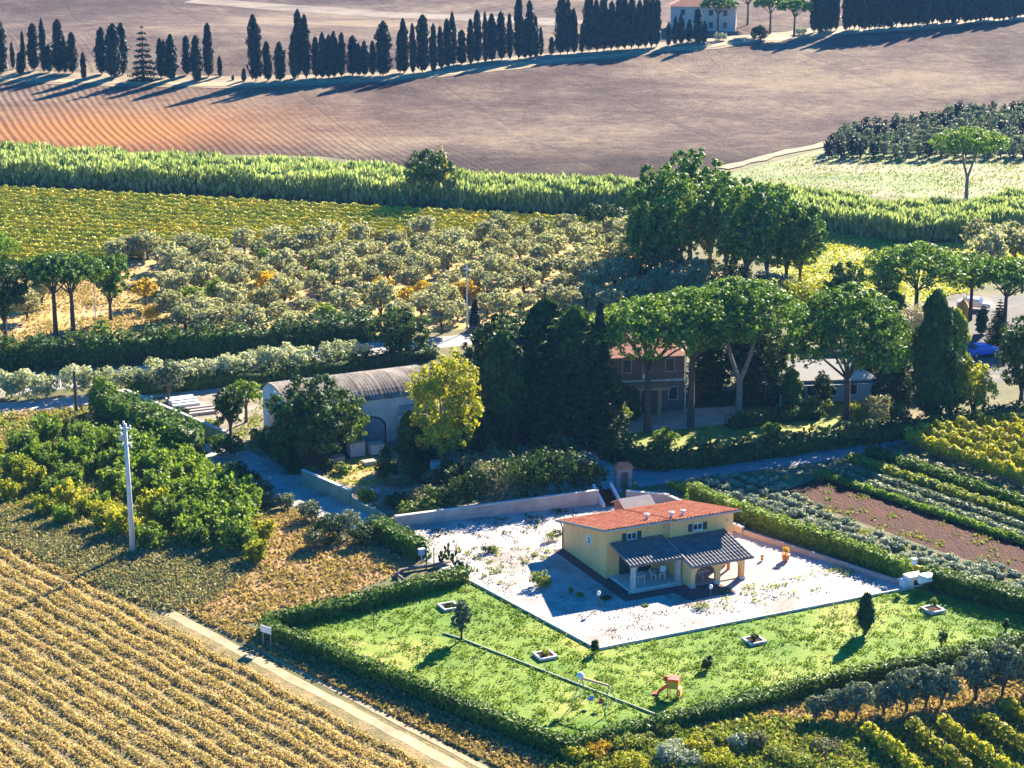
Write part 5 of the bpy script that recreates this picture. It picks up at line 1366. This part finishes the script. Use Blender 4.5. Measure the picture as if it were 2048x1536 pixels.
# ============================================================ barn
M['oldroof'] = surf('weathered_cement_roof', [(0.32, (0.07, 0.055, 0.045)), (0.48, (0.14, 0.115, 0.095)), (0.62, (0.25, 0.215, 0.18))], 0.8, 8, .3, 6, stretch=(1, .35, 1, radians(-25)), fine=.25)
M['barnwall'] = surf('stained_white_render', [(0.3, (0.42, 0.42, 0.43)), (0.7, (0.66, 0.66, 0.66))], 0.5, 8, .2, 5)
M['olddoor'] = plain('grey_blue_door', (.20, .24, .30), .7, 0, .3)
bx, by = -21.9, 199.8
barn = empty('barn', (bx, by, 0), RH); tag(barn, 'long barn with curved weathered brown roof and pale gable beside the yard', 'barn')
BL, BW, BE, BR = 15.6, 8.0, 4.2, 6.1
def arc(y): return BE + (BR - BE) * math.sqrt(max(0, 1 - ((y - BW / 2) / (BW / 2 + .25)) ** 2)) ** 1.15
prof = [(0, BW * k / 12) for k in range(13)]
vs = [(x, 0, 0) for x in (0, BL)]
w = MB()
for x in (0, BL):
    pts = [(x, 0, 0), (x, BW, 0)] + [(x, BW * (1 - k / 14), arc(BW * (1 - k / 14)) - .05) for k in range(15)]
    w.add(pts, [tuple(range(len(pts)))])
w.add([(0, 0, 0), (BL, 0, 0), (BL, 0, arc(0) - .05), (0, 0, arc(0) - .05)], [(0, 1, 2, 3)])
w.add([(0, BW, 0), (BL, BW, 0), (BL, BW, arc(BW) - .05), (0, BW, arc(BW) - .05)], [(3, 2, 1, 0)])
w.build('wall', M['barnwall'], barn)
rb = MB(); nx = 96; ny = 18; vs = []
for j in range(ny + 1):
    y = -.2 + (BW + .4) * j / ny
    for i in range(nx + 1):
        x = -.25 + (BL + .5) * i / nx
        vs.append((x, y, arc(min(max(y, 0), BW)) + .06 + .015 * (i % 2) + (.035 if i % 12 == 0 else 0) - (.15 if j in (0, ny) else 0)))
rb.add(vs, [(j * (nx + 1) + i, j * (nx + 1) + i + 1, (j + 1) * (nx + 1) + i + 1, (j + 1) * (nx + 1) + i) for j in range(ny) for i in range(nx)])
ro = rb.build('roof', M['oldroof'], barn)
sm = ro.modifiers.new('thickness', 'SOLIDIFY'); sm.thickness = .1; sm.offset = -1
# arched doorway, dark surround and pale door
def archpanel(cx, hw, sp, y0, y1):
    pts = [(cx - hw, 0), (cx + hw, 0)] + [(cx + hw * cos(pi * k / 12), sp + hw * .75 * sin(pi * k / 12)) for k in range(13)]
    n = len(pts)
    return MB().add([(x, y0, z) for x, z in pts] + [(x, y1, z) for x, z in pts], [tuple(range(n)), tuple(range(n, 2 * n))[::-1]] + [(i, n + i, n + (i + 1) % n, (i + 1) % n) for i in range(n)])
for cx in (8.6, 3.6):
    d = archpanel(cx, 1.6, 1.7, -.05, -.003).build('doorway', M['brown'], barn)
    archpanel(cx, 1.42, 1.65, -.09, -.052).build('door', M['olddoor'], d)
MB().box(-.06, -.003, 1.6, 2.6, 1.6, 3.4).build('window', M['glass'], barn)
MB().box(-.06, -.003, 4.6, 5.6, 1.6, 3.0).build('window', M['glass'], barn)
mb = MB().box(11.2, 15.5, -3.0, -.004, 0, 2.7)
an = mb.build('annex', M['barnwall'], barn)
MB().add([(11.6, -3.3, 2.72), (16.4, -3.3, 2.72), (16.4, .1, 3.6), (11.6, .1, 3.6), (11.6, -3.3, 2.84), (16.4, -3.3, 2.84), (16.4, .1, 3.72), (11.6, .1, 3.72)],
         [(3, 2, 1, 0), (4, 5, 6, 7), (0, 1, 5, 4), (1, 2, 6, 5), (2, 3, 7, 6), (3, 0, 4, 7)]).build('annex_roof', M['slab'], barn)
MB().box(12.6, 13.5, -3.06, -3.003, 0, 2.0).build('door', M['darkwood'], barn)

# ============================================================ villa behind the pines
M['villa'] = surf('brown_pink_render', [(0.3, (0.15, 0.08, 0.06)), (0.7, (0.24, 0.14, 0.11))], .6, 6, .15, 8)
M['ochrecol'] = plain('ochre_column', (0.48, 0.28, 0.15), .8)
V0 = P(1226, 826)
villa = empty('villa', V0, radians(8)); tag(villa, 'shaded two-storey brown-pink villa behind the umbrella pines', 'house')
MB().box(0, 7.6, 0, 7, 0, 6.1).build('wall', M['villa'], villa)
MB().add([(-.5, -.5, 6.1), (8.1, -.5, 6.1), (8.1, 7.5, 6.1), (-.5, 7.5, 6.1), (2.6, 3.5, 7.3), (5, 3.5, 7.3)], [(0, 1, 5, 4), (1, 2, 5), (2, 3, 4, 5), (3, 0, 4), (3, 2, 1, 0)]).build('roof', M['brick'], villa)
for x, z in ((1.4, 4.3), (3.6, 4.3), (6.0, 4.3), (6.4, 1.2)):
    f = MB().box(x - .5, x + .5, -.08, -.003, z, z + 1.5).build('window', M['greyp'], villa)
    MB().box(x - .42, x + .42, -.1, -.082, z + .08, z + 1.42).build('pane', M['glass'], f)
MB().box(.05, 7.5, -.12, -.004, 3.3, 3.5).build('string_course', M['stone'], villa)
MB().box(1.6, 5.6, -2.4, -.125, 3.0, 3.22).build('portico_roof', M['ochrecol'], villa)
for x in (2.4, 4.5): MB().tube([(x, -2.1, 0), (x, -2.1, 3.0)], [.24, .2], 12).build('column', M['ochrecol'], villa)
MB().tube([(7.7, -.1, 0), (7.7, -.1, 6.05)], .06, 8).build('downpipe', M['white'], villa)
MB().box(3.0, 3.8, -.5, -.11, 3.7, 4.2).build('air_conditioner', M['white'], villa)
MB().box(2.8, 3.8, -.06, -.003, 0, 2.3).build('door', M['darkwood'], villa)
sheet('patio', [(1225, 832), (1375, 818), (1470, 812), (1480, 845), (1320, 862), (1235, 868)], M['wallp'], .05, 'shaded purple-grey patio in front of the villa')
e = empty('garden_bench', P(1330, 812), .1); tag(e, 'white bench in the shade before the villa', 'bench')
MB().box(-.8, .8, -.22, .22, .4, .46).build('seat', M['white'], e); MB().box(-.8, .8, .2, .25, .47, .9).build('backrest', M['white'], e)
for sx in (-1, 1): MB().box(sx * .7 - .05, sx * .7 + .05, -.2, .2, 0, .398).build('leg', M['white'], e)

ann = empty('garden_house', P(1566, 806), radians(6), (1, 1, .85)); tag(ann, 'low grey building with beige roof behind the deep-crowned umbrella pine', 'house')
MB().box(0, 9.6, 0, 6, 0, 3.0).build('wall', M['greyp'], ann)
MB().add([(-.4, -.5, 3.0), (10, -.5, 3.0), (10, 6.5, 3.0), (-.4, 6.5, 3.0), (2, 3, 4.6), (7.6, 3, 4.6)], [(0, 1, 5, 4), (1, 2, 5), (2, 3, 4, 5), (3, 0, 4), (3, 2, 1, 0)]).build('roof', M['plaster'], ann)
for x in (1.2, 3.2, 5.2, 7.4):
    f = MB().box(x - .7, x + .7, -.07, -.003, .8, 2.3).build('window', M['white'], ann)
    MB().box(x - .6, x + .6, -.09, -.072, .9, 2.2).build('pane', M['glass'], f)
MB().box(0, 9.6, -1.2, -.095, 2.5, 2.6).build('awning', plain('blue_grey_awning', (.12, .16, .22), .8), ann)
e = empty('garden_statue', P(1562, 815)); tag(e, 'pale weathered garden pillar left of the low grey building', 'pillar')
MB().lathe([(.35, 0), (.35, .3), (.22, .4), (.18, 2.2), (.3, 2.35), (.3, 2.5), (.14, 2.6), (.2, 2.9), (.05, 3.2)], 12).build('shaft', M['stone'], e)

# ============================================================ cars and small things
M['tyre'] = plain('tyre_rubber', (.02, .02, .02), .8)
M['chrome'] = plain('lamp_glass', (.75, .75, .72), .2)
def car(px, py, rz, col, label):
    m = plain('car_paint', col, .25, 0, .03)
    e = empty('parked_car', P(px, py), rz); e.location.z = .06; tag(e, label, 'car', None)
    side = [(-2.1, .35), (-2.1, .78), (-1.95, .9), (-1.1, .95), (-.55, 1.38), (.85, 1.42), (1.5, .98), (2.0, .92), (2.1, .6), (2.1, .35)]
    n = len(side); hw = .85
    b = MB()
    ys = (-hw, -hw + .08, hw - .08, hw)
    for k, y in enumerate(ys):
        ins = .10 if k in (0, 3) else 0
        b.v += [(x * (1 - ins * .15), y if z < 1 else y * .86, z - (ins * .6 if z > .5 else 0)) for x, z in side]
    for k in range(3):
        for i in range(n):
            b.f.append((k * n + i, k * n + (i + 1) % n, (k + 1) * n + (i + 1) % n, (k + 1) * n + i))
    b.f.append(tuple(range(n))[::-1]); b.f.append(tuple(range(3 * n, 4 * n)))
    b.build('body', m, e)
    g = MB()
    for s in (-1, 1):
        q = [(-.95, s * .80, .98), (1.25, s * .80, .98), (.8, s * .745, 1.32), (-.5, s * .745, 1.30)]
        g.add(q, [(0, 1, 2, 3)] if s < 0 else [(3, 2, 1, 0)])
    g.add([(-1.08, -.66, .99), (-1.08, .66, .99), (-.6, .6, 1.375), (-.6, -.6, 1.375)], [(0, 3, 2, 1)])
    g.add([(1.48, -.66, 1.03), (1.48, .66, 1.03), (.92, .6, 1.42), (.92, -.6, 1.42)], [(0, 1, 2, 3)])
    g.build('window', M['glass'], e)
    for x in (-1.3, 1.3):
        for s in (-1, 1):
            wh = MB().lathe([(.2, -.1), (.32, -.1), (.34, -.05), (.34, .05), (.32, .1), (.2, .1)], 18).build('wheel', M['tyre'], e)
            wh.location = (x, s * .78, .34); wh.rotation_euler = (radians(90), 0, 0)
            hb = MB().lathe([(.18, -.11), (.19, .11), (.02, .115)], 12).build('rim', M['greyp'], wh)
    for s in (-1, 1):
        MB().box(-2.13, -2.095, s * .6 - .16, s * .6 + .16, .62, .76).build('headlight', M['chrome'], e)
        MB().box(2.09, 2.125, s * .62 - .14, s * .62 + .14, .66, .82).build('tail_light', M['orange'], e)
car(1962, 712, radians(205), (.02, .12, .62), 'bright blue car parked under the dark trees at the right edge')
car(1948, 618, radians(160), (.75, .75, .75), 'white car beside the orange tent in the car park')
car(1158, 886, radians(150), (.03, .05, .10), 'dark blue car in the deep shade left of the villa')
e = empty('tent', P(1925, 634)); tag(e, 'small ochre-orange tent under the car park pine', 'tent')
MB().lathe([(1.05, 0), (.95, .9), (.6, 1.7), (.1, 2.3)], 8).build('canvas', plain('ochre_canvas', (.60, .30, .06), .9), e)
MB().tube([(0, 0, 2.25), (0, 0, 2.6)], .03, 6).build('pole', M['darkwood'], e)
e = empty('garden_parasol', P(972, 852)); tag(e, 'white pointed canopy tent between the barn trees and the dark evergreens', 'canopy')
MB().lathe([(1.5, 1.6), (1.48, 1.62), (.7, 2.2), (.04, 3.0)], 8).build('canopy', M['white'], e)
for k in range(4): MB().tube([(1.1 * cos(k * pi / 2 + .7), 1.1 * sin(k * pi / 2 + .7), 0), (1.1 * cos(k * pi / 2 + .7), 1.1 * sin(k * pi / 2 + .7), 1.7)], .04, 6).build('leg', M['white'], e)

def slabs(px, py, rz, n, label, grp, mat='white'):
    e = empty('slab_stack', P(px, py), rz); tag(e, label, 'slab stack', grp)
    for k in range(n):
        MB().box(-1.5 + .1 * (k % 2), 1.5, -.35 + k * .62, .18 + k * .62, .02, .30 + .12 * (k % 3)).build('slab', M[mat], e, bevel=.02)
slabs(372, 812, RH, 5, 'stack of white stone slabs in the barn yard, left one', 'stone slabs in the yard')
slabs(405, 828, RH, 3, 'stack of white stone slabs in the barn yard, right one', 'stone slabs in the yard', 'slab')
M['blue'] = plain('pale_blue_plastic', (.22, .38, .62), .5)
def crate(px, py, w, h, mat, label, grp=None):
    e = empty('crate', P(px, py), RH); tag(e, label, 'crate', grp)
    MB().box(-w / 2, w / 2, -w * .35, w * .35, .1, h).build('box', mat, e, bevel=.03)
    MB().box(-w / 2 - .04, w / 2 + .04, -w * .38, w * .38, h + .003, h + .06).build('lid', M['slab'], e)
    MB().box(-w / 2, w / 2, -w * .3, w * .3, 0, .098).build('pallet', M['bark'], e)
crate(712, 912, 1.6, 1.5, M['greyp'], 'tall grey crate beside the barn doorway', None)
crate(752, 908, 1.4, 1.1, M['barnwall'], 'pale crate directly below the barn arch')
crate(672, 925, 1.5, .6, M['slab'], 'low sandy-topped crate under the big round tree', None)
crate(738, 930, 1.2, .4, M['stone'], 'flat pale crate lying in front of the barn doorway')
crate(870, 942, .8, 1.0, M['white'], 'white upright box at the foot of the yellow-green tree')
crate(747, 990, 1.0, .35, M['blue'], 'light blue box behind the low shrubs by the side lane')
crate(1130, 893, 1.4, 1.0, M['barnwall'], 'pale box beside the dark car left of the villa')
# sunlit gap between the tree shadows, painted as a paler ground sheet
sheet('sunlit_patch', [(648, 942), (735, 905), (765, 922), (790, 946), (722, 985)], M['ochre'], .07, 'sunlight on the sandy barn yard, painted as a paler patch')

# ---- poles
M['concrete'] = surf('pale_concrete', [(0.3, (.50, .50, .50)), (0.7, (.66, .66, .66))], 2, 5, .1, 8)
e = empty('utility_pole', P(266, 1108)); tag(e, 'tall pale concrete electricity pole standing among the orchard bushes', 'utility pole')
e.rotation_euler = (0, radians(-0.6), 0)
MB().tube([(0, 0, -.2), (0, 0, 11.7)], [.26, .16], 12).build('post', M['concrete'], e, smooth=True)
MB().box(-.45, .45, -.07, .07, 11.2, 11.35).build('crossarm', M['concrete'], e)
MB().box(-.3, .45, .17, .30, 9.9, 10.0).build('crossarm', M['concrete'], e)
for x, z in ((-.42, 11.35), (-.1, 11.72), (.42, 11.35), (-.35, 10.7), (.38, 10.4), (-.3, 9.7), (.42, 9.6)):
    MB().lathe([(.05, 0), (.11, .05), (.06, .12), (.11, .18), (.05, .26)], 10, (x, -.05, z)).build('insulator', M['white'], e)
MB().box(-.5, -.2, -.28, -.12, 10.3, 10.75).build('junction_box', M['greyp'], e)
def pole(px, py, ptop, r, mat, label, name='pole', arm=False):
    g = P(px, py); s = pxm(px, py); h = (py - ptop) / s / .96
    e = empty(name, g); tag(e, label, 'pole')
    MB().tube([(0, 0, -.1), (0, 0, h)], [r, r * .7], 8).build('post', mat, e)
    MB().lathe([(r * .9, h), (r * 1.3, h + .02), (r * .5, h + .14)], 8).build('cap', mat, e)
    if arm: MB().box(-.4, .4, -.04, .04, h - .35, h - .28).build('crossarm', mat, e)
pole(153, 826, 745, .2, M['bark'], 'thick dark post overgrown with ivy beside the gravel lane')
pole(164, 826, 800, .05, M['bark'], 'thin short stake right of the dark post')
pole(934, 664, 535, .10, M['concrete'], 'tall thin pale pole at the near edge of the olive grove', arm=True)
pole(191, 640, 548, .07, M['concrete'], 'thin pale pole between the left umbrella pines', arm=True)
pole(853, 1137, 1093, .07, M['darkwood'], 'dark gate post at the end of the short hedge', 'gate_post')
pole(868, 1140, 1098, .06, M['bark'], 'slim brown gate post right of the dark one', 'gate_post')
pole(1243, 968, 948, .05, M['darkwood'], 'thin dark post left of the tiny gatehouse', 'post')
e = empty('letter_box', P(843, 1132), RH); tag(e, 'pale blue and white letter box on the gate hedge', 'letter box')
MB().tube([(0, 0, 0), (0, 0, 1.0)], .05, 6).build('post', M['greyp'], e)
MB().box(-.25, .25, -.15, .15, 1.0, 1.5).build('box', M['blue'], e, bevel=.03); MB().box(-.27, .27, -.17, .17, 1.503, 1.57).build('lid', M['white'], e)
# cactus clumps at the gate
for i, (x, y, h_) in enumerate(((884, 1128, 1.3), (896, 1124, 1.6), (908, 1134, 1.5), (920, 1146, 1.3), (932, 1156, 1.2))):
    mb = MB(); g = random.Random(i)
    for k in range(9):
        a = g.uniform(0, 6.28); z = h_ * (k + 1) / 10; r_ = .10 + .30 * g.random()
        mb.tube([(r_ * .4 * cos(a), r_ * .4 * sin(a), max(0, z - .35)), (r_ * .9 * cos(a), r_ * .9 * sin(a), z), (r_ * cos(a), r_ * sin(a), z + .18)], [.05, .12, .04], 7)
    o = mb.build('cactus', M['dark'], smooth=True); o.location = P(x, y)
    tag(o, 'prickly cactus plant at the forecourt gate, %s from the left' % ordn(i + 1), 'cactus', 'cactus plants at the gate')
pp = [P(792, 1158), P(800, 1146), P(830, 1141), P(866, 1136), P(900, 1128)]
o = MB().tube([(q.x, q.y, .25) for q in pp], .16, 8).build('fallen_log', M['greybark'], smooth=True)
tag(o, 'curved grey fallen trunk between the two gate hedges', 'log')
o = MB().tube([(q.x, q.y, .2) for q in (P(790, 1150), P(800, 1158), P(812, 1168))], .13, 8).build('forked_log', M['greybark'], smooth=True)
tag(o, 'short forked grey branch lying at the left end of the fallen trunk', 'log')
# dead branches pile beyond the cypress clump
mb = MB(); g = random.Random(5); q = P(965, 705)
for k in range(46):
    a = g.uniform(-.5, .9); x0, y0 = g.uniform(-2.2, 1), g.uniform(-.8, .8); L = g.uniform(1.0, 2.6)
    mb.tube([(x0, y0, 2.2 + g.uniform(-.6, .9)), (x0 + L * cos(a) * .6, y0 + .3 * sin(a * 3), 2.6 + g.uniform(-.3, .7)), (x0 + L * cos(a), y0, 2.2 + g.uniform(-.5, .5))], [.05, .04, .015], 4)
for k in range(4): mb.tube([(k * .2, 0, 0), (k * .5 - .8, .1, 2.4)], [.14, .08], 6)
o = mb.build('bare_tree', M['greybark']); o.location = q
tag(o, 'bare leafless pinkish tree between the laurel and the dark evergreens', 'bare tree')
# white notice on the corner hedge
e = empty('notice_board', P(549, 1288), radians(-38)); tag(e, 'blank white board fixed to the corner of the track hedge', 'board')
MB().box(-.55, .55, -.9, -.85, 1.2, 1.75).build('panel', M['white'], e)
for x in (-.4, .4): MB().tube([(x, -.8, 0), (x, -.8, 1.8)], .03, 6).build('post', M['greyp'], e)

# ============================================================ on the lawn
def planter(px, py, rz, label, leaf, h):
    e = empty('planter', P(px, py), rz); e.location.z = .03; tag(e, label, 'planter', None)
    k = MB()
    e.scale = (.78,) * 3
    for a, b_, c, d in ((-.95, .95, -.95, -.7), (-.95, .95, .7, .95), (-.95, -.7, -.698, .698), (.7, .95, -.698, .698)): k.box(a, b_, c, d, 0, .28)
    k.build('border', M['stone'], e, bevel=.03)
    MB().box(-.697, .697, -.697, .697, 0, .16).build('soil', M['brown'], e)
    o = link('plant', k_bush(h, .5, int(px), M[leaf], 260, .16)[1], e); o.location = (0, 0, .15)
planter(1090, 1314, RH, 'square stone planter with a small yellow-green plant, near the swing', 'yellowgreen', .55)
planter(1508, 1284, RH, 'square stone planter with a tiny dark plant, front middle of the lawn', 'dark', .6)
planter(1866, 1222, RH, 'square stone planter with a leafy shrub, right part of the lawn', 'fresh', 1.3)
planter(898, 1216, RH, 'square stone planter beside the grey lawn tree', 'dark', .25)
plant('young_tree', k_round(3.6, .85, 401, M['silver'], 1500, .16, .2, 14, spread=.6), P(923, 1280), 'slim grey-leaved young tree on the left lawn', 'tree')
plant('young_cypress', k_cypress(3.1, .45, 402, M['dark'], 1500), P(1730, 1268), 'slim dark young cypress on the right lawn', 'cypress')
for i, (x, y, h_, r_, m_) in enumerate(((1190, 1308, 1.2, .42, 'dark'), (1412, 1340, .9, .5, 'dark'), (1885, 1292, 1.3, .38, 'dark'), (2012, 1262, 1.0, .3, 'dark'), (1418, 1324, .5, .25, 'dark'))):
    plant('sapling', k_bush(h_, r_, 410 + i, M[m_], 420, .15), P(x, y), 'small dark sapling on the lawn, %s' % ('at the front corner of the forecourt', 'right of the slide frame, larger', 'below the leafy planter', 'far right by the hedge', 'just behind the larger one near the slide')[i], 'shrub')
for i, (x, y) in enumerate(((748, 1262), (948, 1355))):
    mb = MB().tube([(0, 0, 0), (0, 0, 1.5)], .03, 5)
    for k in range(6): mb.tube([(0, 0, .9 + k * .1), (.35 * cos(k * 2.1), .35 * sin(k * 2.1), 1.3 + k * .08)], .015, 4)
    o = mb.build('bare_sapling', M['bark']); o.location = P(x, y)
    tag(o, 'thin leafless sapling on the left lawn, %s one' % ('upper' if i == 0 else 'lower'), 'sapling')
# swing set
M['greenp'] = plain('green_metal_paint', (.16, .36, .22), .5)
M['salmon'] = plain('salmon_tube', (.70, .36, .25), .6)
A, B = P(1166, 1405, 0), P(1215, 1428, 0)
sw = empty('swing_set', P(1190, 1415), atan2(-1.9, 2.6)); sw.location.z = .03
tag(sw, 'green swing set with salmon top bar and white ball on the lawn', 'swing set')
MB().tube([(-1.2, 0, 1.95), (1.2, 0, 1.95)], .09, 10).build('top_bar', M['salmon'], sw)
for sx in (-1, 1):
    for sy in (-1, 1): MB().tube([(sx * 1.15, 0, 1.95), (sx * 1.45, sy * 1.0, 0)], .035, 6).build('leg', M['greenp'], sw)
    MB().tube([(sx * 1.35, -.68, .62), (sx * 1.35, .68, .62)], .025, 6).build('brace', M['greenp'], sw)
MB().lathe([(.02, -.3), (.2, -.22), (.3, 0), (.2, .22), (.02, .3)], 12, (-1.3, 0, 2.1)).build('ball', M['white'], sw, smooth=True)
for x, c in ((-.4, M['blue']), (.45, plain('red_plastic', (.6, .06, .05), .5))):
    st_ = MB().box(x - .2, x + .2, -.14, .14, .45, .52).box(x - .2, x + .2, .12, .17, .52, .75).build('swing_seat', c, sw, bevel=.02)
    MB().tube([(x - .18, 0, .5), (x - .18, 0, 1.92)], .012, 4).tube([(x + .18, 0, .5), (x + .18, 0, 1.92)], .012, 4).build('rope', M['greenp'], st_)
# slide tower
sl = empty('play_slide', P(1340, 1392), radians(-18)); sl.location.z = .03; sl.scale = (.85,) * 3
tag(sl, 'orange and red plastic climbing slide on the lawn', 'slide')
M['orangep'] = plain('orange_plastic', (.80, .33, .03), .45)
M['redp'] = plain('red_slide_plastic', (.60, .07, .03), .45)
k = MB()
for x in (-.1, .75):
    for y in (-.45, .45): k.box(x - .05, x + .05, y - .05, y + .05, 0, 1.75)
k.box(-.15, .8, -.5, .5, .85, .93).box(.7, .78, -.5, .5, .1, 1.6).box(-.12, .78, .42, .5, .93, 1.5).box(-.12, .78, -.5, -.42, .93, 1.5)
k.build('tower', M['orangep'], sl, bevel=.02)
MB().add([(-.15, -.3, .9), (-.15, .3, .9), (-1.1, .3, .12), (-1.1, -.3, .12), (-1.5, .3, .08), (-1.5, -.3, .08)], [(0, 1, 2, 3), (3, 2, 4, 5)]).build('slide', M['redp'], sl)
sd_ = MB()
for y in (-.32, .32): sd_.add([(-.15, y - .03, .88), (-.15, y + .03, .88), (-1.1, y + .03, .1), (-1.1, y - .03, .1), (-.15, y - .03, 1.1), (-.15, y + .03, 1.1), (-1.1, y + .03, .3), (-1.1, y - .03, .3)],
   [(0, 3, 2, 1), (4, 5, 6, 7), (0, 1, 5, 4), (3, 7, 6, 2), (0, 4, 7, 3), (1, 2, 6, 5)])
sd_.build('side_rail', M['redp'], sl)
MB().box(-.6, -.05, -.06, .06, 1.3, 1.75).box(-.12, .8, -.5, .5, 1.62, 1.72).build('arch', M['redp'], sl)
la = MB()
for kk in range(4): la.box(.8, 1.0, -.3, .3, .18 + kk * .2, .24 + kk * .2)
la.build('ladder', M['orangep'], sl)

# ============================================================ air
HAZE = 0.00006
if HAZE:
    m = bpy.data.materials.new('haze_air'); m.use_nodes = True; n = m.node_tree
    n.nodes.remove(n.nodes['Principled BSDF'])
    pv = n.nodes.new('ShaderNodeVolumePrincipled')
    pv.inputs['Color'].default_value = (0.20, 0.48, 1.0, 1)
    pv.inputs['Density'].default_value = HAZE
    pv.inputs['Anisotropy'].default_value = 0.2
    n.links.new(pv.outputs[0], n.nodes['Material Output'].inputs['Volume'])
    hz = MB().box(-1600, 1600, -300, 2600, -12.0, 67.0).build('haze', m)
    tag(hz, 'thin bluish air over the whole valley', 'haze', None, 'stuff')
